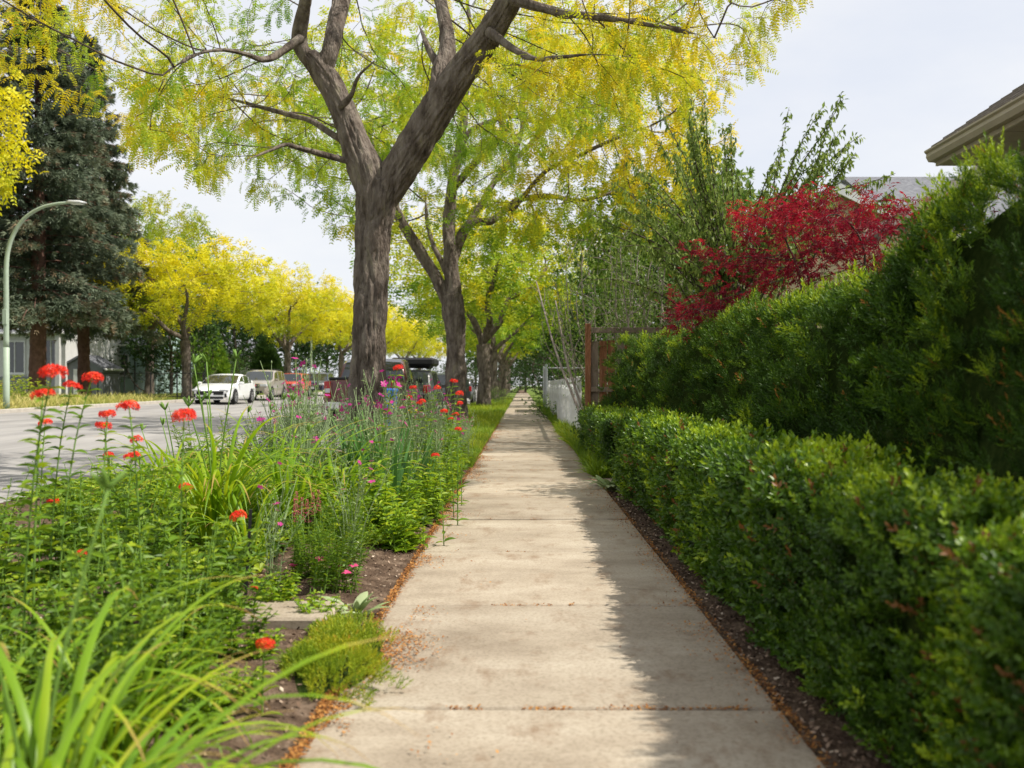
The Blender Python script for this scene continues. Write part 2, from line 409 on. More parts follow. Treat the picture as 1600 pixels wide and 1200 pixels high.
def concrete_mat():
    m, n, l = new_mat('pavement_concrete')
    tc = n.new('ShaderNodeTexCoord'); oi = n.new('ShaderNodeObjectInfo')
    geo = n.new('ShaderNodeNewGeometry')
    def noise(scale, det=6.0, rough=0.6, stretch=(1, 1, 1), shift=True):
        mp = n.new('ShaderNodeMapping'); mp.inputs['Scale'].default_value = stretch
        l.new(geo.outputs['Position'], mp.inputs['Vector'])
        z = n.new('ShaderNodeTexNoise'); z.inputs['Scale'].default_value = scale; z.inputs['Detail'].default_value = det; z.inputs['Roughness'].default_value = rough
        l.new(mp.outputs['Vector'], z.inputs['Vector']); return z
    big = noise(1.3, 8, 0.65, (1, 1.6, 1)); rp = ramp(n, [(0.28, (0.235, 0.19, 0.14)), (0.5, (0.35, 0.295, 0.225)), (0.72, (0.44, 0.385, 0.305))])
    l.new(big.outputs['Fac'], rp.inputs['Fac'])
    sp = noise(70, 3, 0.7); rs = ramp(n, [(0.35, (0.72, 0.70, 0.66)), (0.5, (1, 1, 1)), (0.7, (1.12, 1.12, 1.12))])
    l.new(sp.outputs['Fac'], rs.inputs['Fac'])
    mul = n.new('ShaderNodeMixRGB'); mul.blend_type = 'MULTIPLY'; mul.inputs['Fac'].default_value = 0.8
    l.new(rp.outputs['Color'], mul.inputs['Color1']); l.new(rs.outputs['Color'], mul.inputs['Color2'])
    # brown organic staining with a shape of its own
    stn = noise(3.2, 9, 0.72, (1.6, 0.8, 1)); rst = ramp(n, [(0.53, (0, 0, 0)), (0.70, (0.8, 0.8, 0.8))]); l.new(stn.outputs['Fac'], rst.inputs['Fac'])
    mx = n.new('ShaderNodeMixRGB'); mx.inputs['Color2'].default_value = (0.19, 0.12, 0.07, 1)
    l.new(rst.outputs['Color'], mx.inputs['Fac']); l.new(mul.outputs['Color'], mx.inputs['Color1'])
    # hairline cracks
    vo = n.new('ShaderNodeTexVoronoi'); vo.feature = 'DISTANCE_TO_EDGE'; vo.inputs['Scale'].default_value = 0.62
    wv = noise(2.5, 5, 0.6); wm = n.new('ShaderNodeMixRGB'); wm.inputs['Fac'].default_value = 0.12; l.new(geo.outputs['Position'], wm.inputs['Color1']); l.new(wv.outputs['Color'], wm.inputs['Color2']); l.new(wm.outputs['Color'], vo.inputs['Vector'])
    rc = ramp(n, [(0.0, (0.9, 0.9, 0.9)), (0.0045, (0, 0, 0))]); l.new(vo.outputs['Distance'], rc.inputs['Fac'])
    cm = noise(0.55, 2, 0.5); rcm = ramp(n, [(0.62, (0, 0, 0)), (0.68, (0.7, 0.7, 0.7))]); l.new(cm.outputs['Fac'], rcm.inputs['Fac'])
    cmul = n.new('ShaderNodeMixRGB'); cmul.blend_type = 'MULTIPLY'; cmul.inputs['Fac'].default_value = 1.0; l.new(rc.outputs['Color'], cmul.inputs['Color1']); l.new(rcm.outputs['Color'], cmul.inputs['Color2'])
    mxc = n.new('ShaderNodeMixRGB'); mxc.inputs['Color2'].default_value = (0.09, 0.07, 0.05, 1); l.new(cmul.outputs['Color'], mxc.inputs['Fac']); l.new(mx.outputs['Color'], mxc.inputs['Color1']); mx = mxc
    # slab-to-slab difference
    hv = n.new('ShaderNodeHueSaturation'); mr = n.new('ShaderNodeMapRange'); mr.inputs['To Min'].default_value = 0.84; mr.inputs['To Max'].default_value = 1.08
    l.new(oi.outputs['Random'], mr.inputs['Value']); l.new(mr.outputs['Result'], hv.inputs['Value']); l.new(mx.outputs['Color'], hv.inputs['Color'])
    pb = n.new('ShaderNodeBsdfPrincipled'); pb.inputs['Roughness'].default_value = 0.9; pb.inputs['Specular IOR Level'].default_value = 0.2
    l.new(hv.outputs['Color'], pb.inputs['Base Color'])
    bz = noise(130, 4, 0.7); broom = noise(40, 3, 0.6, (0.25, 4, 1))
    ad = n.new('ShaderNodeMath'); ad.operation = 'ADD'; l.new(bz.outputs['Fac'], ad.inputs[0]); l.new(broom.outputs['Fac'], ad.inputs[1])
    b = n.new('ShaderNodeBump'); b.inputs['Strength'].default_value = 0.45; b.inputs['Distance'].default_value = 0.004
    l.new(ad.outputs[0], b.inputs['Height']); l.new(b.outputs['Normal'], pb.inputs['Normal'])
    o = n.new('ShaderNodeOutputMaterial'); l.new(pb.outputs['BSDF'], o.inputs['Surface'])
    return m
M['concrete'] = concrete_mat()

# base sheet to the horizon, everything else lies above it
gx = np.unique(np.concatenate([np.linspace(-900, -120, 9), np.linspace(-120, -17, 14), [-16.7, -16.5, -4.7, -4.5, -2.6, -0.7, 0.95, 1.1], np.linspace(3, 60, 12), np.linspace(100, 900, 7)]))
gy = np.unique(np.concatenate([np.linspace(-60, 0, 7), np.linspace(0, 160, 41), np.linspace(200, 1500, 12)]))
g = link('ground', grid_mesh('ground', gx, gy, lambda X, Y: np.where((X < 0.95) & (X > -16.65), np.where(X < -2.6, np.minimum(road_z(X, Y), 0.0) - 0.12, -0.13), ground_z(X, Y) - 0.055), M['lawn']))
tag(g, 'mown grass yards and bare ground on both sides of the street', 'ground', kind='structure')

rx = np.linspace(-16.6, -2.7, 30); ry = np.concatenate([np.linspace(-30, 100, 66), np.linspace(110, 700, 20)])
r = link('road', grid_mesh('road', rx, ry, road_z, M['asphalt']))
tag(r, 'sun bleached grey asphalt street with a gentle cross slope', 'road', kind='structure')

def kerb_line(name, pts, w, h0, zf, label):
    mb = MB()
    P = np.array(pts, float)
    for side in (0,):
        T = np.zeros_like(P); T[:-1] = P[1:] - P[:-1]; T[-1] = T[-2]; T = norm(T); Nn = np.stack([-T[:, 1], T[:, 0]], -1)
        z0 = zf(P)
        A = np.concatenate([P + Nn * w / 2, (z0 - 0.25)[:, None]], 1); B = np.concatenate([P + Nn * (w / 2), (z0 + h0 - 0.015)[:, None]], 1)
        B2 = np.concatenate([P + Nn * (w / 2 - 0.02), (z0 + h0)[:, None]], 1)
        C = np.concatenate([P - Nn * (w / 2 - 0.02), (z0 + h0)[:, None]], 1); C2 = np.concatenate([P - Nn * w / 2, (z0 + h0 - 0.015)[:, None]], 1); D = np.concatenate([P - Nn * w / 2, (z0 - 0.25)[:, None]], 1)
        V = np.stack([A, B, B2, C, C2, D], 1).reshape(-1, 3); n = len(P); k = 6
        i = np.arange(n - 1)[:, None] * k; j = np.arange(k - 1)[None]
        mb.add(V, np.stack([i + j, i + j + 1, i + k + j + 1, i + k + j], -1).reshape(-1, 4))
    o = mb.build(name, M['kerb']); tag(o, label, 'kerb', kind='structure'); return o

near_edge = [(-2.62, 120), (-2.62, 60), (-2.62, 30), (-2.62, 16), (-2.9, 14.5), (-3.6, 13), (-4.25, 11.8), (-4.5, 10.5), (-4.5, 6), (-4.5, -8)]
kerb_line('near_kerb', near_edge, 0.15, 0.0, lambda P: np.full(len(P), 0.012), 'low concrete kerb along the planted verge')
far_edge = [(-16.62, y) for y in list(range(-20, 121, 5))]
kerb_line('far_kerb', far_edge, 0.16, 0.13, lambda P: road_z(P[:, 0], P[:, 1]), 'pale concrete kerb on the far side of the street')

# sidewalk: a bed with separate slabs
SX0, SX1, SLAB = -0.655, 0.865, 1.52
sw = MB().box(((SX0 + SX1) / 2, 100, -0.09), (SX1 - SX0 - 0.02, 260, 0.1)).build('sidewalk', M['soil'])
tag(sw, 'concrete sidewalk running straight away between flower bed and hedge', 'sidewalk', kind='structure')
slab_mesh = MB().bevbox((0, 0, -0.05), (SX1 - SX0, SLAB - 0.014, 0.1), 0.007).mesh('slab', M['concrete'])
y0 = 3.25 - 4 * SLAB
for k in range(86):
    s = link('slab', slab_mesh, sw)
    s.location = ((SX0 + SX1) / 2, y0 + SLAB * (k + 0.5), random.uniform(-0.006, 0.004) if k > 0 else 0)
    s.rotation_euler = (random.uniform(-0.002, 0.002), random.uniform(-0.003, 0.003), random.uniform(-0.002, 0.002))
# cross walk leading off between the two low hedges
cw = MB()
for (x0, x1) in ((0.88, 1.6), (1.62, 2.4)):
    cw.bevbox(((x0 + x1) / 2, 10.75, -0.045), (x1 - x0, 0.85, 0.1), 0.007)
tag(cw.build('side_path', M['concrete']), 'short concrete path branching off between the two box hedges', 'path', kind='structure')

# soil of the planted verge, and the strip under the hedges
def bed_z(X, Y):
    p = np.stack([X.ravel() * 3, Y.ravel() * 3, np.zeros(X.size)], -1)
    b = (fbm(p, 4, 3).reshape(X.shape) - 0.5) * 0.10
    e = np.clip(np.minimum(SX0 - X, X + 4.45) / 0.35, 0, 1)
    return -0.012 + e * (0.055 + b + 0.10 * np.clip((-X - 1.6) / 2.0, 0, 1))
bx_, by_ = np.linspace(-4.43, SX0 - 0.004, 80), np.linspace(-2, 14.0, 200)
def bed_clip(X, Y):
    kx = np.interp(Y, [0, 10.5, 11.8, 13, 14.5], [-4.45, -4.45, -4.2, -3.55, -2.85])
    return np.where(X < kx, -0.3, bed_z(X, Y))
bed = link('flower_bed', grid_mesh('flower_bed', bx_, by_, bed_clip, M['soil']))
tag(bed, 'brown garden soil of the planted verge', 'flower bed', kind='structure')
vg_x, vg_y = np.linspace(-2.56, SX0 - 0.004, 20), np.linspace(13.98, 130, 160)
verge = link('grass_verge', grid_mesh('grass_verge', vg_x, vg_y, lambda X, Y: 0.02 + 0.05 * np.sin(np.clip((X + 2.56) / 1.9, 0, 1) * PI) + (fbm(np.stack([X.ravel(), Y.ravel(), Y.ravel() * 0], -1), 3, 9).reshape(X.shape) - 0.5) * 0.06, M['lawn']))
tag(verge, 'grassy verge between sidewalk and street farther along', 'verge', kind='structure')
hs_x, hs_y = np.linspace(SX1 + 0.004, 3.2, 60), np.linspace(-2, 10.3, 200)
hs = link('hedge_soil', grid_mesh('hedge_soil', hs_x, hs_y, lambda X, Y: -0.02 + (fbm(np.stack([X.ravel() * 6, Y.ravel() * 6, Y.ravel() * 0], -1), 4, 5).reshape(X.shape) - 0.5) * 0.05 - 0.012 * (X < 0.95), M['soil']))
tag(hs, 'dark soil strip at the foot of the box hedge', 'soil', kind='structure')
hs2 = link('yard_soil', grid_mesh('yard_soil', np.linspace(SX1 + 0.004, 3.2, 24), np.linspace(11.2, 60, 120), lambda X, Y: 0.0 + (fbm(np.stack([X.ravel() * 4, Y.ravel() * 4, Y.ravel() * 0], -1), 3, 6).reshape(X.shape) - 0.5) * 0.05, M['soil']))
tag(hs2, 'soil border beyond the side path', 'soil', kind='structure')

# ------------------------------------------------------------------ leaf templates (x along the leaf, z up)
def T_rhomb(l=1.0, w=0.4, fold=0.12):
    return np.array([[0,0,0],[0.45*l, w*l/2, fold*l],[l,0,-0.06*l],[0.45*l,-w*l/2, fold*l]]), [np.array([[0,2,1],[0,3,2]])]
def T_oval(l=1.0, w=0.5, fold=0.1, droop=0.1):
    ts = [(0, 0.06), (0.22, 0.8), (0.5, 1.0), (0.78, 0.7), (1.0, 0.0)]
    V, Fq, Ft = [], [], []
    for t, ww in ts:
        z = -droop * l * t * t
        V += [[t*l, -w*l*ww/2, z + fold*l*ww], [t*l, 0, z], [t*l, w*l*ww/2, z + fold*l*ww]]
    for i in range(4):
        a, b = i*3, i*3+3
        Fq += [[a, b, b+1, a+1], [a+1, b+1, b+2, a+2]]
    return np.array(V), [np.array(Fq)]
def merge(parts):
    V, F3, F4, n = [], [], [], 0
    for (v, fs) in parts:
        V.append(v)
        for f in fs: (F3 if f.shape[1] == 3 else F4).append(f + n)
        n += len(v)
    out = []
    if F4: out.append(np.concatenate(F4))
    if F3: out.append(np.concatenate(F3))
    return np.concatenate(V), out
def xf(tpl, P, d, up=(0, 0, 1), s=1.0, roll=0.0):
    R = frames(np.array([d], float), np.array(up, float), roll)[0]
    return (tpl[0] @ R.T) * s + np.array(P), tpl[1]
def T_frond(L=0.16, n=9, ll=0.03, lw=0.36, droop=0.35, seed=0):
    g = np.random.default_rng(seed); parts = []
    for i in range(n):
        t = (i + 0.6) / n; x = L * t; z = -droop * L * t * t
        s = 1.0 - 0.5 * abs(t - 0.45)
        for sg in (-1, 1):
            d = (0.45, sg * 1.0, -0.25 + g.normal() * 0.2)
            parts.append(xf(T_rhomb(1, lw, 0.05), (x, 0, z), d, (g.normal()*0.2, 0, 1), ll * s * g.uniform(0.85, 1.15)))
    ts = np.linspace(0, 1, 4)
    V = np.concatenate([np.stack([L*ts, np.full(4, -0.0015), -droop*L*ts*ts], -1), np.stack([L*ts, np.full(4, 0.0015), -droop*L*ts*ts], -1)])
    parts.append((V, [np.array([[0,1,5,4],[1,2,6,5],[2,3,7,6]])]))
    return merge(parts)
def T_sprig(L, n, leaf, ll, spread=1.0, tipup=0.4, seed=0, spiral=False):
    g = np.random.default_rng(seed); parts = []
    for i in range(n):
        t = (i + 0.5) / n; a = (i * 2.4 if spiral else (i % 4) * PI / 2 + (i // 4) * 0.3) + g.normal() * 0.25
        d = (tipup + 0.9 * t * t, spread * math.cos(a) * (1 - 0.55 * t), spread * math.sin(a) * (1 - 0.55 * t))
        parts.append(xf(leaf, (L * t, 0, 0), d, (1, 0, 0.05), ll * g.uniform(0.75, 1.15) * (1.0 - 0.25 * t)))
    V = np.array([[0, -0.001, 0], [L, -0.0006, 0], [L, 0.0006, 0], [0, 0.001, 0]])
    parts.append((V, [np.array([[0, 1, 2, 3]])]))
    return merge(parts)
def T_palm(l=1.0, lobes=7):
    V = [[0, 0, 0]]; F = []
    angs = np.linspace(-1.9, 1.9, lobes)
    for a in angs:
        r = l * (1.0 - 0.16 * abs(a)); b = 0.20
        i = len(V)
        V += [[0.5*r*math.cos(a-b), 0.5*r*math.sin(a-b), 0.03*l], [r*math.cos(a), r*math.sin(a), -0.14*l], [0.5*r*math.cos(a+b), 0.5*r*math.sin(a+b), 0.03*l]]
        F += [[0, i, i+1], [0, i+1, i+2]]
    return np.array(V), [np.array(F)]
def T_blade(h=1.0, w=0.03, bend=0.5, seg=4, fold=0.25):
    """x is up along the blade start; bends over towards +z negative"""
    V, Fq = [], []
    for i in range(seg + 1):
        t = i / seg; a = bend * 1.6 * t
        x = h * (t - 0.10 * bend * t * t * t) if bend < 0.9 else h * math.sin(min(t * 1.9 * min(bend, 1.2), 2.6)) / 1.6
        z = -h * bend * t * t * 0.75
        ww = w * h * (1 - t ** 2.2) / 2 * (0.6 + 0.8 * min(1, t * 3)) + 0.0004
        V += [[x, -ww, z + fold * ww], [x, 0, z], [x, ww, z + fold * ww]]
    for i in range(seg):
        a, b = i*3, i*3+3
        Fq += [[a, b, b+1, a+1], [a+1, b+1, b+2, a+2]]
    return np.array(V), [np.array(Fq)]
def T_blade_lo(h=1.0, w=0.03, bend=0.5):
    V = np.array([[0, -w/2, 0], [0, w/2, 0], [0.55*h, w*0.4, -0.15*bend], [0.55*h, -w*0.4, -0.15*bend], [h*(1-0.2*bend), 0, -0.55*bend*h]])
    return V, [np.array([[0,1,2],[0,2,3],[3,2,4]])]

# ------------------------------------------------------------------ branching
def colonize(pos, par, attr, step, di, dk, iters=90, bias=(0, 0, 0.0), max_nodes=9000):
    pos = [np.array(p, float) for p in pos]; par = list(par)
    A = np.array(attr, float); best = np.full(len(A), 1e9); bi = np.zeros(len(A), int)
    P = np.array(pos)
    for i in range(0, len(P)):
        d = np.linalg.norm(A - P[i], axis=1); m = d < best; best[m] = d[m]; bi[m] = i
    alive = best > dk; bias = np.array(bias); cnt = {}
    for it in range(iters):
        act = alive & (best < di)
        if not act.any():
            if alive.any(): di *= 1.3; 
            else: break
            if di > 30: break
            continue
        ids = np.unique(bi[act]); new = []
        for b in ids:
            sel = act & (bi == b)
            v = norm(A[sel] - pos[b]).sum(0) + rng.normal(size=3) * 0.25 + bias
            nv = np.linalg.norm(v)
            if nv < 1e-6: continue
            q = pos[b] + v / nv * step
            cnt[b] = cnt.get(b, 0) + 1
            if cnt[b] > 3:
                alive[sel] = False; continue
            new.append((q, b))
        for q, b in new:
            k = len(pos); pos.append(q); par.append(b)
            d = np.linalg.norm(A - q, axis=1); m = d < best; best[m] = d[m]; bi[m] = k
        alive &= best > dk
        if len(pos) > max_nodes: break
    return np.array(pos), np.array(par)

def radii(par, tip, power=2.2, fixed=None):
    n = len(par); acc = np.zeros(n); r = np.zeros(n)
    for i in range(n - 1, -1, -1):
        r[i] = max(acc[i], tip ** power)
        if par[i] >= 0: acc[par[i]] += r[i]
    return r ** (1 / power)

def chains(pos, par, R, skip=0):
    """split the graph into polylines; nodes below `skip` are drawn elsewhere"""
    n = len(par); kids = [[] for _ in range(n)]
    for i in range(n):
        if par[i] >= 0: kids[par[i]].append(i)
    out = []
    stack = [i for i in range(n) if i >= skip and (par[i] < skip)]
    while stack:
        i = stack.pop(); ch = []
        if par[i] >= 0: ch.append(par[i])
        while True:
            ch.append(i); ks = kids[i]
            if not ks: break
            ks = sorted(ks, key=lambda q: -R[q]); stack += ks[1:]; i = ks[0]
        out.append(ch)
    return out

def bark_tube(mb, P, R, k=40, step=0.03, amp=0.016, seed=0, freq=19.0, knots=3):
    P = np.asarray(P, float); R = np.asarray(R, float)
    L = np.concatenate([[0], np.cumsum(np.linalg.norm(np.diff(P, axis=0), axis=1))])
    Pc = catmull(P, 10); Rc = np.maximum(catmull(R[:, None], 10)[:, 0], R.min() * 0.8)
    Lc = np.concatenate([[0], np.cumsum(np.linalg.norm(np.diff(Pc, axis=0), axis=1))])
    s = np.arange(0, Lc[-1], step); s = np.append(s, Lc[-1])
    Pn = np.stack([np.interp(s, Lc, Pc[:, i]) for i in range(3)], -1); Rn = np.interp(s, Lc, Rc)
    T, U, B = tube_frames(Pn)
    th = np.arange(k) * 2 * PI / k
    cs, sn = np.cos(th), np.sin(th)
    q = np.stack([np.broadcast_to(cs * Rn[:, None] * freq, (len(s), k)), np.broadcast_to(sn * Rn[:, None] * freq, (len(s), k)), np.broadcast_to((s * 2.4)[:, None], (len(s), k))], -1).reshape(-1, 3)
    warp = (fbm(q * 0.5 + 5, 2, seed + 3) - 0.5) * 1.4
    q2 = q.copy(); q2[:, 0] += warp; q2[:, 1] += warp * 0.7
    ridge = 1 - np.abs(fbm(q2, 2, seed) * 2 - 1) ** 0.6
    plates = fbm(q2 * np.array([2.2, 2.2, 3.0]), 3, seed + 8)
    lump = fbm(q * np.array([0.25, 0.25, 0.8]), 2, seed + 11) - 0.5
    a = amp * np.clip(Rn / 0.2, 0.25, 1.2)
    disp = (-(ridge ** 2.5) * 2.0 + (plates - 0.5) * 1.8).reshape(len(s), k) * a[:, None] + lump.reshape(len(s), k) * Rn[:, None] * 0.35
    g = np.random.default_rng(seed)
    for _ in range(knots):
        s0, t0, w0 = g.uniform(0.15, 0.9) * s[-1], g.uniform(0, 2 * PI), g.uniform(0.05, 0.09)
        dth = (th[None] - t0 + PI) % (2 * PI) - PI
        d2 = ((s[:, None] - s0) ** 2 + (dth * Rn[:, None]) ** 2) / w0 ** 2
        disp += 0.028 * np.exp(-d2) - 0.03 * np.exp(-d2 * 6)
    rr = Rn[:, None] + disp
    V = Pn[:, None] + rr[..., None] * (cs[None, :, None] * U[:, None] + sn[None, :, None] * B[:, None])
    n = len(s); V = np.concatenate([V.reshape(-1, 3), Pn[-1:] + T[-1:] * Rn[-1] * 0.3]); j = np.arange(k)
    mb.add(V, ring_faces(n, k), np.stack([(n-1)*k + j, (n-1)*k + (j+1) % k, np.full(k, n*k)], -1))

def twig_mesh(mb, pos, par, R, skip, kmin=3):
    for ch in chains(pos, par, R, skip):
        P = pos[ch]; r = R[ch].copy()
        if par[ch[1]] == ch[0] and ch[0] < skip: r[0] = r[1]
        else: r[0] = r[1]
        if len(P) > 2: P = P.copy(); P[1:-1] = 0.5 * P[1:-1] + 0.25 * (P[:-2] + P[2:])
        mb.tube(P, r, 8 if r[0] > 0.05 else (5 if r[0] > 0.015 else kmin), cap=False)

def limb_nodes(limbs, step=0.35):
    """limbs: list of (points Nx3, parent limb index or -1) -> node positions and parents"""
    pos, par, ids = [], [], []
    for (P, pl) in limbs:
        Pc = catmull(P, 8); L = np.concatenate([[0], np.cumsum(np.linalg.norm(np.diff(Pc, axis=0), axis=1))])
        s = np.arange(0, L[-1] + 1e-6, step)
        Q = np.stack([np.interp(s, L, Pc[:, i]) for i in range(3)], -1)
        if pl < 0: prev = -1
        else:
            cand = ids[pl]; prev = cand[int(np.argmin([np.linalg.norm(pos[c] - Q[0]) for c in cand]))]
        my = []
        for p in Q:
            pos.append(p); par.append(prev); prev = len(pos) - 1; my.append(prev)
        ids.append(my)
    return np.array(pos), np.array(par)

def frond_cloud(cl, tpls, pos, dirs, per, spread, size, hue, droop=0.35, jitter=0.06):
    N = len(pos) * per
    idx = np.repeat(np.arange(len(pos)), per)
    d = norm(norm(dirs[idx]) * 0.6 + rand_dirs(N) * spread + np.array([0, 0, -droop]))
    P = pos[idx] + rng.normal(size=(N, 3)) * jitter
    R = frames(d, np.array([0, 0, 1.0]), rng.normal(size=N) * 0.5)
    S = size * rng.uniform(0.7, 1.25, N)
    h = np.clip(hue[idx] + rng.normal(size=N) * 0.10, 0, 1)
    which = rng.integers(0, len(tpls), N)
    for k, t in enumerate(tpls):
        m = which == k; cl.add(t, P[m], R[m], S[m], h[m])

# ------------------------------------------------------------------ street trees: the two near honey locusts, limb by limb
def px_limb(pts, Y0, dys=None):
    """(px, py, width px) measured points at their own distances -> points and radii in metres"""
    P, R = [], []
    for i, p in enumerate(pts):
        Y = Y0 + (dys[i] if dys is not None else 0.0)
        P.append(W(p[0], p[1], Y)); R.append(p[2] * 0.5 * Y / F)
    return np.array(P), np.array(R)

frond_fine = [T_frond(0.18, 8, 0.038, 0.44, 0.35, s) for s in range(3)]
frond_mid = [T_frond(0.22, 5, 0.075, 0.48, 0.35, s + 5) for s in range(3)]
frond_far = [T_frond(0.34, 3, 0.17, 0.5, 0.35, s + 9) for s in range(3)]

def crown_points(n, c, rx, ry, z0, z1, hollow=0.45, seed=0, lowskirt=0.0):
    g = np.random.default_rng(seed); out = []
    while len(out) < n:
        u = g.normal(size=(n * 2, 3)); u = u / np.linalg.norm(u, axis=1, keepdims=True)
        r = hollow + (1 - hollow) * g.random((n * 2, 1)) ** 0.6
        p = u * r; zc = (z0 + z1) / 2
        q = np.stack([c[0] + p[:, 0] * rx, c[1] + p[:, 1] * ry, zc + p[:, 2] * (z1 - z0) / 2], -1)
        rad = np.hypot(p[:, 0], p[:, 1]); ok = q[:, 2] > z0 + lowskirt * (1 - rad) * (z1 - z0)
        keep = fbm(q * 0.55 + seed, 3, seed) > 0.43
        out += list(q[ok & keep])
    return np.array(out[:n])

def build_tree(name, label, base, trunk, limbs, attract, mat, tpls, step, di, dk, tip, per, fsize, bark_k=40, bark_step=0.03, hue_fn=None, thr=None, group=None, spread=0.7, extra_seed=0, bare=0.5):
    """trunk: (P,R); limbs: list of (P,R,parent index into [trunk]+limbs)"""
    root = empty(name, base); b = np.array(base)
    mb = MB(); bark_tube(mb, trunk[0] - b, trunk[1], bark_k, bark_step, 0.023, 3 + extra_seed)
    mb.build('trunk', M['bark'], root, True)
    for i, (P, R, _) in enumerate(limbs):
        m2 = MB(); kk = bark_k if R[0] > 0.12 else max(10, bark_k // 3)
        bark_tube(m2, P - b, R, kk, bark_step * (1 if R[0] > 0.12 else 2.0), 0.019, 20 + i + extra_seed, knots=1)
        m2.build('limb', M['bark'], root, True)
    pos, par = limb_nodes([(trunk[0], -1)] + [(P, pl) for (P, R, pl) in limbs])
    skip = len(pos); att = np.asarray(attract)
    low = pos[:, 2].copy()
    pos, par = colonize(pos, par, att, step, di, dk, 70, (0, 0, 0.05), 14000)
    R = np.minimum(radii(par, tip), 0.06)
    mb = MB(); twig_mesh(mb, pos - b, par, R, skip)
    mb.build('branches', M['twig'], root, True)
    thr = thr or tip * 2.4
    ids = np.arange(len(pos)); sel = (ids >= skip) & (R < thr)
    d = pos - pos[np.maximum(par, 0)]
    # keep the heavy limbs in view: no leaves hugging them
    lp = np.concatenate([np.asarray(trunk[0])] + [catmull(P, 4) for (P, R_, _) in limbs if R_[0] > 0.08])
    clear = np.array([np.min(np.linalg.norm(lp - q, axis=1)) for q in pos]) > bare
    sel = sel & clear
    p = pos[sel]
    hue = hue_fn(p) if hue_fn else np.clip(fbm(p * 0.5, 3, 5) * 1.6 - 0.25, 0, 1)
    cl = Cloud(); dd = d[sel]; py = CY - (p[:, 2] - H) / p[:, 1] * F; hi = py < -90       # upper crown: fewer, larger fronds
    frond_cloud(cl, tpls, (p - b)[~hi], dd[~hi], per, spread, fsize, hue[~hi]); frond_cloud(cl, tpls, (p - b)[hi], dd[hi], 2, spread, fsize * 1.5, hue[hi])
    cl.build('crown', mat, root)
    print(name, 'nodes', len(pos), 'leaf nodes', sel.sum())
    tag(root, label, 'tree', group)
    return root

Y1 = 11.4
t1 = px_limb([(572, 760, 84), (573, 720, 74), (574, 660, 64), (574, 600, 60), (577, 500, 57), (580, 420, 55), (584, 360, 58), (589, 315, 66), (592, 285, 68)], Y1)
l1 = px_limb([(588, 325, 48), (575, 275, 54), (556, 228, 50), (540, 180, 46), (522, 140, 43), (500, 108, 38), (482, 88, 30)], Y1, [0, 0, 0.05, 0.1, 0.1, 0.1, 0.1])
l1a = px_limb([(490, 98, 30), (470, 75, 26), (468, 45, 24), (480, -20, 20), (470, -120, 15)], Y1 + 0.1, [0, 0, -0.1, -0.4, -0.9])
l1b = px_limb([(502, 112, 34), (516, 80, 30), (524, 40, 28), (540, -40, 24), (545, -160, 17)], Y1 + 0.1, [0, 0, 0.2, 0.6, 1.0])
r1 = px_limb([(594, 325, 46), (618, 275, 54), (648, 228, 53), (680, 178, 53), (712, 128, 52), (742, 85, 49), (775, 40, 44), (810, -30, 38), (850, -130, 28)], Y1, [0, 0, -0.05, -0.1, -0.2, -0.3, -0.5, -0.8, -1.2])
r1a = px_limb([(690, 165, 40), (690, 115, 34), (700, 70, 26), (690, 10, 20), (670, -80, 14)], Y1 - 0.1, [0, 0.1, 0.3, 0.6, 1.0])
r1s = px_limb([(690, 120, 14), (678, 92, 13), (668, 72, 11), (655, 40, 2)], Y1 + 0.1, [0, 0.1, 0.2, 0.4])
lb1 = px_limb([(566, 258, 10), (540, 251, 10), (500, 240, 10), (470, 232, 9), (448, 226, 7), (420, 236, 5), (385, 250, 1.5)], Y1, [0, -0.05, -0.2, -0.5, -0.8, -1.1, -1.5])
lb2 = px_limb([(554, 226, 11), (522, 212, 11), (488, 190, 10), (455, 180, 9), (410, 168, 7), (365, 156, 5), (320, 148, 1.5)], Y1 + 0.1, [-0.05, 0.1, 0.3, 0.6, 0.9, 1.2, 1.5])
lb4 = px_limb([(470, 60, 14), (420, 92, 10), (385, 85, 8), (345, 78, 7), (300, 88, 4), (250, 120, 1.2)], Y1 - 0.2, [0, -0.4, -0.8, -1.1, -1.4, -1.8])
lb5 = px_limb([(528, 172, 9), (548, 150, 8), (560, 120, 6), (585, 95, 1.5)], Y1, [0, -0.2, -0.4, -0.6])
rb1 = px_limb([(765, 50, 16), (800, 75, 12), (835, 92, 9), (870, 90, 7), (930, 85, 4), (1010, 92, 1.2)], Y1 - 0.6, [0, -0.3, -0.6, -0.9, -1.2, -1.5])
rb2 = px_limb([(800, 0, 18), (880, 20, 14), (960, 30, 10), (1050, 45, 5), (1120, 60, 1.2)], Y1 - 0.8, [0, -0.3, -0.6, -0.9, -1.2])
def open_front(q):      # the street side of the fork stays open
    return q[~((np.abs(q[:, 0] + 1.9) < 1.35) & (q[:, 1] < 11.5) & (q[:, 2] < 6.2))]
at1 = open_front(np.concatenate([
    crown_points(1900, (-1.8, 11.4), 5.2, 5.0, 3.6, 7.6, 0.30, 2, 0.08),
    np.array([W(x, y, Y1 + dy) for x, y, dy in zip(rng.uniform(195, 600, 1500), rng.uniform(70, 315, 1500), rng.uniform(-2.2, 1.8, 1500)) if y < 335 - 0.42 * abs(x - 420) * (x < 420) and rng.random() < 0.3 + 0.7 * (y < 230)]),
    np.array([W(x, y, Y1 + dy) for x, y, dy in zip(rng.uniform(720, 1060, 520), rng.uniform(30, 190, 520), rng.uniform(-2.0, 2.0, 700)) if y < 200 - 0.22 * (x - 640)]),
]))
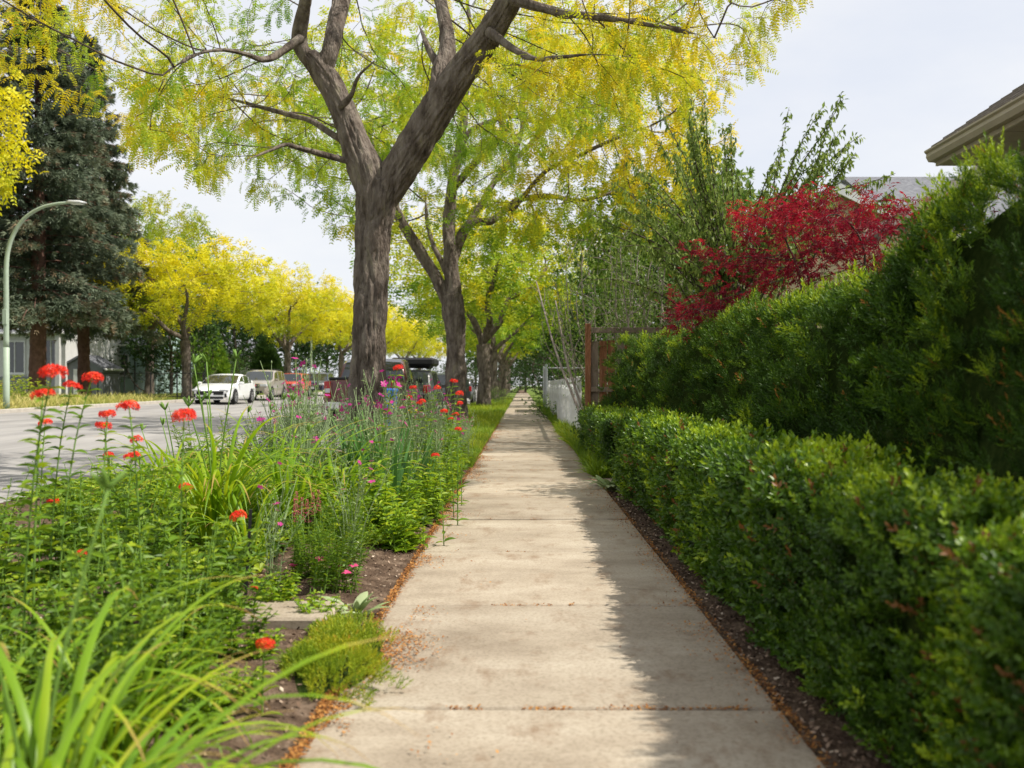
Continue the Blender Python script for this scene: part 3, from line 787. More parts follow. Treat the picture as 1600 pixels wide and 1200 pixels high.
def hue1(p):
    px = p[:, 0] / p[:, 1] * F + CX
    return np.clip(0.34 + 1.5 * (fbm(p * np.array([0.9, 0.9, 1.3]), 3, 8) - 0.36) + 0.16 * np.clip((480 - px) / 300, -0.4, 1) + 0.25 * np.clip((px - 720) / 200, 0, 1), 0, 1)
tree1 = build_tree('honey_locust_tree', 'nearest street tree, thick forked grey trunk rising out of the flower bed', (-1.8, Y1, 0.0), t1,
    [(l1[0], l1[1], 0), (l1a[0], l1a[1], 1), (l1b[0], l1b[1], 1), (r1[0], r1[1], 0), (r1a[0], r1a[1], 4), (r1s[0], r1s[1], 4), (lb1[0], lb1[1], 1), (lb2[0], lb2[1], 1), (lb4[0], lb4[1], 2), (lb5[0], lb5[1], 1), (rb1[0], rb1[1], 4), (rb2[0], rb2[1], 4)],
    at1, M['locust'], frond_fine, 0.17, 1.6, 0.27, 0.0035, 6, 1.12, 92, 0.024, hue1, 0.0085, 'honey locusts along the near verge', bare=1.1)

Y2 = 26.6
t2 = px_limb([(714, 672, 44), (714, 650, 38), (713, 620, 34), (712, 560, 33), (711, 510, 33), (708, 480, 36), (706, 462, 34)], Y2)
T2 = [
    (px_limb([(704, 482, 20), (690, 450, 21), (668, 412, 19), (645, 375, 18), (622, 336, 16), (602, 290, 13), (588, 240, 10), (560, 180, 1.5)], Y2, [0, 0, -0.2, -0.5, -0.8, -1.2, -1.6, -2.2]), 0),
    (px_limb([(708, 480, 26), (706, 430, 26), (703, 385, 22), (702, 345, 20), (707, 285, 17), (717, 235, 15), (725, 185, 13), (727, 147, 11), (737, 80, 9), (730, 0, 6)], Y2, [0, 0, 0, .2, .3, .3, .3, .3, .5, .8]), 0),
    (px_limb([(710, 292, 13), (722, 278, 13), (755, 240, 13), (785, 210, 12), (780, 180, 10), (772, 155, 9), (765, 122, 8), (762, 70, 6), (775, 0, 4)], Y2, [.3, .2, -.1, -.4, -.5, -.6, -.7, -1, -1.2]), 2),
    (px_limb([(706, 415, 18), (720, 370, 16), (738, 348, 14), (767, 345, 12), (790, 328, 11), (812, 312, 10), (860, 307, 9), (907, 313, 7), (960, 300, 5), (1010, 285, 1)], Y2, [0, .3, .6, 1, 1.3, 1.6, 1.8, 2, 2.2, 2.4]), 0),
    (px_limb([(718, 235, 9), (735, 205, 9), (760, 192, 8), (800, 182, 7.5), (840, 190, 7), (885, 182, 6), (940, 175, 1)], Y2, [.3, .4, .8, 1.2, 1.5, 1.9, 2.3]), 2),
    (px_limb([(722, 362, 11), (745, 330, 10), (772, 285, 10), (800, 245, 9), (815, 205, 8), (820, 140, 7), (838, 90, 5), (850, 20, 4)], Y2, [.3, .8, 1.4, 2, 2.4, 2.8, 3.2, 3.4]), 4),
    (px_limb([(775, 282, 9), (805, 250, 8), (838, 215, 7), (870, 180, 6), (905, 165, 1)], Y2 + 1.5, [0, .4, .8, 1.2, 1.6]), 6),
    (px_limb([(705, 440, 12), (690, 410, 10), (676, 380, 8), (668, 350, 7), (664, 300, 1)], Y2 + .4, [0, .3, .6, .9, 1.2]), 2),
    (px_limb([(800, 330, 8), (850, 270, 7), (900, 245, 6), (965, 215, 6), (1020, 195, 1)], Y2 - 1.2, [1.2, .5, 0, -.4, -.8]), 4),
]
at2 = np.concatenate([crown_points(2400, (-1.0, 26.6), 6.8, 6.2, 4.4, 11.5, 0.2, 4, 0.05),
    np.array([W(x, y, Y2 + dy) for x, y, dy in zip(rng.uniform(740, 1110, 1100), rng.uniform(60, 350, 1100), rng.uniform(-3.5, 3.5, 1100)) if y < 360 - 0.12 * abs(x - 900)])])
def hue2(p):
    px = p[:, 0] / p[:, 1] * F + CX
    return np.clip(0.54 + 1.3 * (fbm(p * 0.6, 3, 12) - 0.45) + 0.15 * np.clip((px - 780) / 150, -0.5, 1) + 0.05 * (p[:, 2] - 7), 0, 1)
tree2 = build_tree('honey_locust_tree', 'second street tree with many dark curving limbs and yellow crown', (-1.8, Y2, 0.0), t2, [(a[0], a[1], pl) for a, pl in T2],
    at2, M['locust'], frond_mid, 0.32, 2.4, 0.50, 0.0075, 5, 1.5, 40, 0.04, hue2, 0.022, 'honey locusts along the near verge', 0.75, 50, 0.75)

# ---- a generic honey locust for the rest of both rows
def generic_locust(seed, height=9.5, spread=5.2, fork=3.3, r0=0.26, zbase=3.6, n=900):
    g = np.random.default_rng(seed)
    root = empty('honey_locust_tree')
    P = np.array([[0, 0, -0.1], [0, 0, 0.4], [0.05, 0.05, fork * 0.5], [0, 0.1, fork]]); R = np.array([r0 * 1.4, r0 * 1.12, r0 * 0.95, r0 * 1.05])
    limbs = []; a0 = g.uniform(0, 6.28); nl = 4
    for i in range(nl):
        a = a0 + i * 2 * PI / nl + g.normal() * 0.25; out = g.uniform(0.45, 0.8)
        Q = [P[-1] + [0, 0, -0.35]]; d = np.array([math.cos(a) * out, math.sin(a) * out, 1.0]); p = P[-1] + [0, 0, 0.05]
        for k in range(5):
            Q.append(p); p = p + norm(d + g.normal(size=3) * 0.22) * (height - fork) * 0.17; d[2] *= 0.93
        rr = np.linspace(r0 * 0.68, r0 * 0.22, len(Q)); limbs.append((np.array(Q), rr, 0))
    mb = MB(); bark_tube(mb, P, R, 20, 0.08, 0.02, seed)
    mb.build('trunk', M['bark'], root, True)
    m2 = MB()
    for i, (Q, rr, _) in enumerate(limbs): bark_tube(m2, Q, rr, 12, 0.12, 0.012, seed + i, knots=0)
    pos, par = limb_nodes([(P, -1)] + [(Q, 0) for Q, _, _ in limbs], 0.5)
    skip = len(pos)
    at = crown_points(n, (0, 0), spread, spread, zbase, height, 0.25, seed, 0.22)
    pos, par = colonize(pos, par, at, 0.45, 3.0, 0.7, 60, (0, 0, 0.05), 6000)
    Rr = np.minimum(radii(par, 0.010), 0.07)
    twig_mesh(m2, pos, par, Rr, skip); m2.build('branches', M['bark'], root, True)
    sel = (np.arange(len(pos)) >= skip) & (Rr < 0.027)
    p = pos[sel]; d = (pos - pos[np.maximum(par, 0)])[sel]
    hue = np.clip(0.5 + 1.1 * (fbm(p * 0.7, 3, seed) - 0.5) + 0.10 * (p[:, 2] - height * 0.62), 0, 1)
    cl = Cloud(); frond_cloud(cl, frond_far, p, d, 8, 0.8, 1.15, hue, 0.25, 0.2)
    cr = cl.build('crown', M['locust_yellow'], root)
    print('generic', seed, len(pos), sel.sum(), 'tris', len(cr.data.polygons))
    return root

def set_crown_mat(root, mat):
    for c in root.children:
        if c.name.split('.')[0] == 'crown':
            c.material_slots[0].link = 'OBJECT'; c.material_slots[0].material = mat

gA = generic_locust(31); gB = generic_locust(57, 10.0, 5.4, 3.0, 0.28, 3.4)
def place(root, x, y, rz, s, label, group, mat=None, first=[]):
    z = float(ground_z(x, y))
    if id(root) in first:
        o = dup(root, (x, y, z), rz, s, label, group)
    else:
        first.append(id(root)); o = root; o.location = (x, y, z); o.rotation_euler[2] = rz
        o.scale = (s,) * 3 if np.isscalar(s) else s; o['label'] = label; o['group'] = group
    if mat: set_crown_mat(o, mat)
    return o
for o in (gA, gB): o['category'] = 'tree'
near = 'honey locusts along the near verge'; farr = 'golden honey locusts across the street'
place(gB, -1.8, 46, 0.4, (1.15, 1.15, 1.0), 'third street tree along the verge, dark forked trunk beside the sidewalk', near, M['locust'])
place(gA, -1.85, 66, 2.0, (1.2, 1.2, 1.0), 'fourth street tree along the verge, slim straight trunk', near, M['locust'])
place(gB, -1.75, 86, 3.3, (1.2, 1.2, 0.95), 'fifth street tree along the verge, far down the sidewalk', near, M['locust'])
place(gA, -1.8, 106, 4.4, 1.0, 'farthest street trees closing the verge row', near, M['locust_yellow'])
place(gB, -1.8, 128, 5.0, 1.05, 'farthest street trees closing the verge row', near, M['locust'])
place(gA, -17.9, 52, 1.15, (1.0, 1.0, 0.92), 'golden yellow tree with forked trunk beside the white sedan', farr, M['locust_yellow'])
place(gB, -18.2, 76, 2.6, 1.0, 'golden yellow tree rising behind the navy car', farr, M['locust_yellow'])
place(gA, -18.0, 97, 3.6, 1.05, 'golden yellow tree just left of the nearest thick trunk', farr, M['locust_yellow'])
place(gB, -17.6, 120, 0.6, 1.1, 'distant golden trees showing behind the maroon pickup', farr, M['locust_yellow'])
place(gA, -17.5, 143, 5.1, 1.1, 'distant golden trees showing behind the maroon pickup', farr, M['locust_yellow'])
place(gB, -17.5, 168, 2.1, 1.2, 'distant golden trees showing behind the maroon pickup', farr, M['locust_yellow'])
place(gA, -19.4, 29, 4.0, (0.86, 0.86, 1.26), 'golden branches hanging in from the left edge in front of the lamp', farr, M['locust_yellow'])
place(gB, -24.5, 64, 4.8, (0.95, 0.95, 1.32), 'thin yellow green tree showing above the golden ones against the sky', farr, M['locust_green'])

# ------------------------------------------------------------------ hedges
def hedge(name, label, x0, x1, ya, yb, h, mat, near_tpls, far_tpls, dens, seed, lump=0.10, core_in=0.10, tip_bias=0.0, near_y=6.0, hfun=None, dead=0.02, back=False, seams=(), tuft=9, tuft_depth=0.10, tuft_len=0.06, shift=None, lod_y=4.0, hid_y=2.2):
    g = np.random.default_rng(seed); root = empty(name, ((x0 + x1) / 2, (ya + yb) / 2, 0)); b = np.array(root.location)
    hh = (lambda y: h + np.zeros_like(y)) if hfun is None else hfun
    def bulge(p):
        return (fbm(p * np.array([1.6, 1.6, 1.3]), 3, seed) - 0.5) * 2 * lump
    # solid inner core, the hedge's inner shade put into its dark colour
    ny, nz = int((yb - ya) / 0.12), 14
    ys = np.linspace(ya + core_in, yb - core_in, ny); prof = []
    for t in np.linspace(0, 1, nz): prof.append((0.0, t))
    for t in np.linspace(0.15, 0.85, 6): prof.append((t, 1.0))
    for t in np.linspace(1, 0, nz): prof.append((1.0, t))
    V = []
    for y in ys:
        for (u, t) in prof:
            zz = 0.02 + t * (hh(np.array([y]))[0] - core_in - 0.02)
            rnd = 0.10 * max(0, t - 0.8) / 0.2
            V.append([x0 + core_in + rnd * (1 - u) - rnd * u + u * (x1 - x0 - 2 * core_in), y, zz])
    V = np.array(V); bl = bulge(V); V[:, 0] += np.where(V[:, 0] < (x0 + x1) / 2, -bl, bl); V[:, 2] += np.where(V[:, 2] > 0.5 * h, bl * 0.7, 0)
    if shift: V[:, 0] += shift(V[:, 1], np.clip(V[:, 2] / h, 0, 1)) * np.clip((x1 - V[:, 0]) / (x1 - x0), 0, 1)
    k = len(prof); i = np.arange(ny - 1)[:, None] * k; j = np.arange(k - 1)[None]
    Fq = np.stack([i + j, i + j + 1, i + k + j + 1, i + k + j], -1).reshape(-1, 4)
    mid = len(prof) // 2
    Ft = []
    for base in (0, (ny - 1) * k):
        for q in range(1, k - 1): Ft.append([base, base + q, base + q + 1])
    link('shade_core', make_mesh('shade_core', V - b, [Fq, np.array(Ft)], M['inner'], None, True), root)
    # sprigs over the faces
    cl = Cloud(); P, Nn = [], []
    def face(n, fn):
        u, v = g.random(n), g.random(n); p, nn = fn(u, v); P.append(p); Nn.append(np.broadcast_to(nn, p.shape))
    # sample y with more sprigs near the viewer
    def samp(n, lo, hi):
        y = lo + (hi - lo) * g.random(n * 4); w = np.clip(near_y / np.maximum(np.abs(y), near_y * 0.28), 0.16, 2.6) ** 1.25; w = np.where(y < hid_y, 0.3, w)
        return y[g.random(n * 4) < w / w.max()][:n]
    nf = int(dens * (yb - ya) * h); y = samp(nf, ya, yb); n = len(y)
    P.append(np.stack([np.full(n, x0), y, g.random(n) ** 0.9 * (hh(y)) + 0.0], -1)); Nn.append(np.tile([-1.0, 0, 0.25], (n, 1)))
    nt = int(dens * (yb - ya) * min(x1 - x0, 0.5) * 1.2); y = samp(nt, ya, yb); n = len(y)
    P.append(np.stack([x0 + (g.random(n) ** (1.3 if x1 - x0 < 0.7 else 2.4)) * (x1 - x0), y, hh(y)], -1)); Nn.append(np.tile([-0.15, 0, 1.0], (n, 1)))
    ne = int(dens * 0.6 * (x1 - x0) * h)
    for yy, s in ((ya, -1), (yb, 1)):
        P.append(np.stack([x0 + g.random(ne) * (x1 - x0), np.full(ne, yy), g.random(ne) * h], -1)); Nn.append(np.tile([0, s * 1.0, 0.25], (ne, 1)))
    if back:
        y = g.uniform(ya, yb, nf // 5); P.append(np.stack([np.full(len(y), x1), y, g.random(len(y)) * hh(y)], -1)); Nn.append(np.tile([1.0, 0, 0.25], (len(y), 1)))
    P = np.concatenate(P); Nn = norm(np.concatenate(Nn)); n = len(P)
    # rounded shoulders
    z = P[:, 2] / hh(P[:, 1]); sh = np.clip((z - 0.86) / 0.14, 0, 1); edge = np.clip(1 - (P[:, 0] - x0) / 0.22, 0, 1)
    P[:, 0] += 0.07 * sh * edge; P[:, 2] -= 0.05 * sh * edge
    foot = np.clip(1 - P[:, 2] / 0.18, 0, 1); P[:, 0] += 0.05 * foot * (P[:, 0] < (x0 + x1) / 2)
    # sprigs grow in tufts: a few share one point and fan out from it
    nc = max(1, n // tuft); ci = np.arange(n) % nc; g.shuffle(P_idx := np.arange(n)); P = P[P_idx]; Nn = Nn[P_idx]
    C, CN = P[:nc], Nn[:nc]; P = C[ci]; Nn = CN[ci]
    cdir = norm(CN * 0.62 + rand_dirs(nc, g) * 0.42 + np.array([0, 0, 0.8]))
    cdep = g.uniform(-0.35, 1.0, nc) ** 1 * tuft_depth; chue = g.normal(size=nc) * 0.10
    bl = bulge(P); depth = cdep[ci] + g.exponential(0.012, n)
    holes = fbm(P * 3.1, 2, seed + 40)
    depth = np.minimum(depth + np.clip(0.45 - holes, 0, 1) * 1.1, core_in * 0.85)
    seam = np.zeros(n)
    for ys_ in seams: seam += 0.16 * np.exp(-((P[:, 1] - ys_) / 0.10) ** 2)
    P = P + Nn * (bl - depth - seam)[:, None]
    d = norm(cdir[ci] + rand_dirs(n, g) * 0.55); P = P + d * (tuft_len * g.random(n))[:, None]
    R = frames(d, np.array([0.1, 0.2, 1.0]), g.uniform(-PI, PI, n))
    if shift: P[:, 0] += shift(P[:, 1], np.clip(P[:, 2] / h, 0, 1)) * np.clip((x1 - P[:, 0]) / (x1 - x0), 0, 1.1)
    z = P[:, 2] / hh(P[:, 1])
    clump = fbm(P * 4.0, 3, seed + 70)
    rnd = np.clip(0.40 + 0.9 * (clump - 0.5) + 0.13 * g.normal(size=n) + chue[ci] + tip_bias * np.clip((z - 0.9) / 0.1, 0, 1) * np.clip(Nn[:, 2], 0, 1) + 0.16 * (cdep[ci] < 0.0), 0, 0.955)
    rnd = np.where((g.random(n) < dead) & (fbm(P * 2.2, 2, seed + 90) > 0.5), 1.0, rnd)
    nearm = (P[:, 1] < lod_y) & (P[:, 1] > hid_y); S = g.uniform(0.75, 1.25, n)
    w = g.integers(0, 2, n)
    for q in (0, 1):
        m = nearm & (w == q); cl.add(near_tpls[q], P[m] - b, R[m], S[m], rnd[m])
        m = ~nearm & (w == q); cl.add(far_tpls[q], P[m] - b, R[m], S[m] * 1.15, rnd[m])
    # long new shoots standing out of the top
    ns = int((yb - ya) * 14)
    ys_ = g.uniform(ya, yb, ns); q = np.stack([g.uniform(x0, x0 + 0.5, ns), ys_, hh(ys_) + g.uniform(-0.04, 0.05, ns)], -1)
    q[:, 2] += bulge(q) * 0.7
    if shift: q[:, 0] += shift(q[:, 1], np.ones(ns))
    dd = norm(np.stack([g.normal(size=ns) * 0.35 - 0.1, g.normal(size=ns) * 0.35, np.ones(ns)], -1))
    cl.add(near_tpls[0], q - b, frames(dd, np.array([1.0, 0, 0]), g.uniform(-3, 3, ns)), g.uniform(0.9, 1.7, ns), np.clip(0.74 + g.normal(size=ns) * 0.12, 0, 0.96))
    o = cl.build('foliage', mat, root); print(name, n, 'faces', len(o.data.polygons))
    tag(root, label, 'hedge')
    return root

needle = T_rhomb(1.0, 0.26, 0.02)
yew_near = [T_sprig(0.06, 15, needle, 0.021, 0.9, 0.55, s, True) for s in (1, 2)]
yew_far = [T_sprig(0.075, 10, T_rhomb(1.0, 0.32, 0.02), 0.030, 0.9, 0.55, s, True) for s in (3, 4)]
box_leaf = (np.array([[0,0,0],[0.28,0.25,0.05],[0.72,0.24,0.03],[1.0,0,-0.06],[0.72,-0.24,0.03],[0.28,-0.25,0.05]]), [np.array([[0,3,2,1],[0,5,4,3]])])
box_near = [T_sprig(0.06, 11, box_leaf, 0.021, 1.0, 0.45, s) for s in (5, 6)]
box_far = [T_sprig(0.07, 8, T_rhomb(1, 0.6, 0.05), 0.032, 1.0, 0.45, s) for s in (7, 8)]
yew_h = lambda y: 1.62 + 0.04 * np.sin(y * 0.9 + 0.4) + 0.36 * np.clip((5.4 - y) / 2.0, 0, 1) + 0.08 * np.clip((y - 9) / 4, 0, 1)
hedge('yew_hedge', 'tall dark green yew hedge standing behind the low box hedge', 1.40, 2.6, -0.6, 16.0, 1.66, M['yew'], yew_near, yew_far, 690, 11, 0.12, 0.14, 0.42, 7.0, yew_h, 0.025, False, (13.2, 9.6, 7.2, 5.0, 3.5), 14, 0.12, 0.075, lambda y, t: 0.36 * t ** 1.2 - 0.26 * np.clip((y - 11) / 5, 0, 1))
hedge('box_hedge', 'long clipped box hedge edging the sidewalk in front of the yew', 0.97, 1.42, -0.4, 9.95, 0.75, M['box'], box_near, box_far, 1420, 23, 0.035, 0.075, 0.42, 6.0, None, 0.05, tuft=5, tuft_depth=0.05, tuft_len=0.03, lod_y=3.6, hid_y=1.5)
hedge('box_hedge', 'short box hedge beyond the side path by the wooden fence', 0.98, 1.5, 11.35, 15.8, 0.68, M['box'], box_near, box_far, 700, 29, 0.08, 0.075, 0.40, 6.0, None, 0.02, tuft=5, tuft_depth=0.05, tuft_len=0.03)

# ------------------------------------------------------------------ bushes, shrubs and background trees
def leafy_mass(name, seed, rx, ry, rz, n, tpl, size, mat, trunk_h=0.0, stems=3, tip=0.006, step=0.25, per=8, twig='twig', spread=0.9, jitter=0.12, hollow=0.3, natt=260, cat='bush', stem_r=0.03, droop=0.1):
    g = np.random.default_rng(seed); root = empty(name)
    base = []; par = []
    for s in range(stems):
        a = g.uniform(0, 6.28); r = 0.12 * rx * (stems > 1)
        prev = -1
        for q in range(5):
            t = q / 4
            base.append([math.cos(a) * r * (1 + 2 * t), math.sin(a) * r * (1 + 2 * t), t * (trunk_h + 0.25 * rz)]); par.append(prev); prev = len(base) - 1
    skip = 0
    u = rand_dirs(natt * 3, g) * (hollow + (1 - hollow) * g.random((natt * 3, 1)) ** 0.5)
    at = u * np.array([rx, ry, rz]) + np.array([0, 0, trunk_h + rz])
    at = at[(at[:, 2] > 0.04) & (fbm(at / max(rx, rz) * 3 + seed, 2, seed) > 0.40)][:natt]
    pos, pr = colonize(base, par, at, step, step * 9, step * 1.5, 60, (0, 0, 0.1), 3500)
    R = np.minimum(radii(pr, tip), stem_r)
    mb = MB(); twig_mesh(mb, pos, pr, R, 0)
    mb.build('trunk' if cat == 'tree' else 'stems', M[twig], root, True)
    sel = R < tip * 2.6; p = pos[sel]; d = (pos - pos[np.maximum(pr, 0)])[sel]
    hue = np.clip(0.45 + 1.3 * (fbm(p * 2.0 / max(rx, 0.5) , 3, seed) - 0.5) + 0.25 * (p[:, 2] - trunk_h - rz) / rz, 0, 1)
    cl = Cloud(); frond_cloud(cl, tpl, p, d, per, spread, size, hue, droop, jitter)
    o = cl.build('crown' if cat == 'tree' else 'foliage', M[mat], root)
    root['category'] = cat
    print(name, 'faces', len(o.data.polygons), 'nodes', len(pos))
    return root
def spot(root, loc, rz, s, label, group=None, mat=None, first=[]):
    if id(root) in first: o = dup(root, loc, rz, s, label, group)
    else:
        first.append(id(root)); o = root; o.location = loc; o.rotation_euler[2] = rz; o.scale = (s,) * 3 if np.isscalar(s) else s
        o['label'] = label
        if group: o['group'] = group
    if mat:
        for c in o.children:
            if c.name.split('.')[0] in ('crown', 'foliage'):
                c.material_slots[0].link = 'OBJECT'; c.material_slots[0].material = M[mat]
    return o

leaf_s = [T_rhomb(1.0, 0.5, 0.08), T_rhomb(1.0, 0.42, 0.12)]
cluster = [merge([xf(T_rhomb(1, 0.5, 0.1), (g0 * 0.3, 0, 0), (0.5, sg, 0.2 * sg + g0), (0, 0, 1), 1.0) for g0, sg in ((0, -1), (0.3, 1), (0.8, -0.9), (1.1, 0.9), (1.5, 0.1))])]
bushA = leafy_mass('bush', 3, 1.0, 1.0, 0.75, 0, cluster, 0.055, 'bush', 0.0, 5, 0.005, 0.16, 5, natt=420)
treeG = leafy_mass('broadleaf_tree', 8, 4.2, 4.2, 3.6, 0, cluster, 0.24, 'green', 1.6, 1, 0.02, 0.55, 9, natt=700, cat='tree', stem_r=0.22, jitter=0.35)
thick = leafy_mass('twiggy_shrub', 12, 1.9, 1.7, 1.9, 0, leaf_s, 0.075, 'thicket', 0.0, 9, 0.006, 0.17, 8, 'grey_twig', 1.0, 0.08, 0.1, 1000, stem_r=0.035)

tg = 'green trees closing the far end of the street'
spot(thick, (2.35, 18.8, 0.0), 0.3, (1.0, 1.0, 1.2), 'grey twiggy shrub rising above the wooden fence', 'twiggy shrubs behind the fence')
spot(thick, (3.9, 20.8, 0.0), 2.1, (1.2, 1.2, 1.3), 'grey twiggy shrub between the fence and the red maple', 'twiggy shrubs behind the fence')
spot(thick, (1.9, 24.0, 0.0), 4.0, (0.9, 0.9, 1.35), 'tall green shrub leaning towards the sidewalk left of the fence post', 'twiggy shrubs behind the fence', 'bush')
spot(thick, (6.6, 24.0, 0.0), 5.2, 1.45, 'twiggy shrub half hidden behind the red maple', 'twiggy shrubs behind the fence', 'green')
spot(treeG, (5.6, 33, 0), 0.0, (1.0, 1.0, 1.0), 'green tree behind the twiggy shrubs', tg)
spot(treeG, (4.6, 27.5, 0), 2.2, (0.72, 0.72, 0.8), 'light green tree just behind the twiggy shrubs', tg, 'bush')
for i, (x, y, s, mt, lb) in enumerate([
    (5.2, 50, 0.8, 'dark_green', 'dark tree overhanging the sidewalk near the chain link gate'), (4.6, 68, 0.85, 'dark_green', 'dark tree farther along the right of the sidewalk'),
    (4.2, 88, 0.95, 'dark_green', 'dark trees at the far end of the sidewalk'), (4.4, 110, 1.0, 'dark_green', 'dark trees at the far end of the sidewalk'), (0.6, 150, 1.3, 'dark_green', 'dark trees at the far end of the sidewalk'),
    (-9, 190, 1.6, 'green', 'dark trees at the far end of the sidewalk'), (-30, 150, 1.6, 'green', 'round green trees far across the street'), (-26, 112, 1.3, 'dark_green', 'round green trees far across the street'),
    (-27, 92, 1.1, 'dark_green', 'dark green tree between the golden trunks'), (-21.6, 60, 0.75, 'dark_green', 'dark shady tree behind the white sedan'), (-33, 78, 1.3, 'green', 'green tree rising behind the pale blue house'),
    (-44, 66, 1.5, 'dark_green', 'green tree behind the white house at left'), (-58, 100, 1.9, 'dark_green', 'round green trees far across the street'), (12, 44, 1.1, 'green', 'green tree behind the red maple beside the grey roof'), (-40, 125, 1.7, 'green', 'round green trees far across the street')]):
    spot(treeG, (x, y, float(ground_z(x, y))), i * 1.3, s, lb, tg, mt)
bz = lambda x, y: float(ground_z(x, y)); rzf = lambda x, y: float(road_z(x, y))
bg = 'bushes around the yards'
spot(bushA, (1.75, 22.5, 0), 0, (0.75, 0.75, 1.15), 'rounded bright green bush behind the white picket fence', bg)
spot(bushA, (1.25, 15.9, 0), 1, (0.45, 0.45, 0.55), 'leafy green bush at the foot of the wooden fence post', bg, 'green')
spot(bushA, (1.15, 29.0, 0), 2, (0.4, 1.2, 0.42), 'low green plants along the picket fence', bg)
spot(bushA, (1.1, 36.0, 0), 2.5, (0.4, 1.4, 0.5), 'low green plants near the chain link gate', bg)
spot(bushA, (-1.2, 53.0, 0), 2.2, (0.45, 0.7, 0.7), 'blue green bush at the edge of the verge far along', bg, 'thicket')
spot(bushA, (-19.5, 36.5, bz(-19.5, 36.5)), 0.4, (1.6, 1.6, 0.75), 'yellow green mound of plants in front of the blue house', bg, 'sedum')
spot(bushA, (-18.4, 33.0, bz(-18.4, 33)), 1.9, (1.2, 1.2, 0.6), 'lower yellow green mound near the lamp post', bg, 'sedum')
spot(bushA, (-19.2, 58, bz(-19.2, 58)), 2.8, (1.4, 1.4, 2.6), 'tall green shrub right of the golden tree trunk', bg)
spot(bushA, (-21.5, 72, bz(-21.5, 72)), 3.8, (1.5, 1.5, 2.0), 'rounded green shrub behind the tan car', bg, 'green')
for i, (x, y, s, lb) in enumerate([(2.9, 47, (1.7, 3.0, 2.2), 'dark shrubs crowding the right sidewalk edge far along'), (2.7, 57, (1.5, 3.5, 2.4), 'dark shrubs crowding the right sidewalk edge far along'), (2.6, 70, (1.5, 4.0, 2.6), 'dark shrubs crowding the right sidewalk edge far along'), (2.4, 86, (1.5, 4.0, 2.8), 'dark shrubs crowding the right sidewalk edge far along'), (-1.0, 136, (4, 3, 3.5), 'dark shrubs closing the vista at the far end'), (-9.0, 172, (6, 4, 3.5), 'dark shrubs closing the vista at the far end'), (-3.0, 175, (6, 4, 3.5), 'dark shrubs closing the vista at the far end'), (6.0, 150, (6, 4, 4.0), 'dark shrubs closing the vista at the far end'), (-16.0, 180, (6, 4, 4.0), 'dark shrubs closing the vista at the far end')]):
    spot(bushA, (x, y, bz(x, y) if x > -4 or x < -16.6 else rzf(x, y)), i * 1.7, s, lb, bg, 'dark_green')
for i, (x, y) in enumerate([(-25, 66), (-24, 84), (-23.5, 104), (-23, 126), (-29, 72)]):
    spot(bushA, (x, y, bz(x, y)), i * 2.0, (3.2, 3.2, 2.6), 'broad dark shrubs lining the far yards', bg, 'dark_green')

# conical cedar (dark) behind the red car
def cone_tree(name, seed, h, r, mat, n, tpl, size, label, loc, cat='tree'):
    g = np.random.default_rng(seed); root = empty(name, loc)
    MB().tube([[0, 0, -0.1], [0, 0, h * 0.4], [0, 0, h * 0.95]], [r * 0.1, r * 0.08, 0.02], 8).build('trunk', M['spruce_bark'], root, True)
    t = 1 - np.sqrt(g.random(n)); a = g.uniform(0, 2 * PI, n); rr = r * (1 - t) ** 0.75 * g.uniform(0.7, 1.05, n)
    P = np.stack([np.cos(a) * rr, np.sin(a) * rr, t * h + 0.05], -1); d = norm(np.stack([np.cos(a) * 0.6, np.sin(a) * 0.6, np.ones(n)], -1) + g.normal(size=(n, 3)) * 0.3)
    cl = Cloud(); cl.add(tpl, P, frames(d, (0, 0, 1), g.uniform(-3, 3, n)), size * g.uniform(0.7, 1.3, n), np.clip(0.5 + g.normal(size=n) * 0.25, 0, 1))
    cl.build('crown', M[mat], root); tag(root, label, cat); return root
tuft = merge([xf(T_rhomb(1, 0.22, 0.05), (0, 0, 0), (1, 0.5 * math.cos(a), 0.5 * math.sin(a)), (0, 0, 1), 1.0) for a in np.linspace(0, 2 * PI, 5, endpoint=False)])
cone_tree('cedar_tree', 4, 4.6, 1.7, 'dark_green', 2600, tuft, 0.34, 'dark cone shaped cedar behind the red car', (-21.5, 82, bz(-21.5, 82)))
cone_tree('cedar_tree', 5, 4.4, 1.3, 'bush', 2400, tuft, 0.30, 'bright green cedar behind the white and tan cars', (-20.5, 64.5, bz(-20.5, 64.5)))

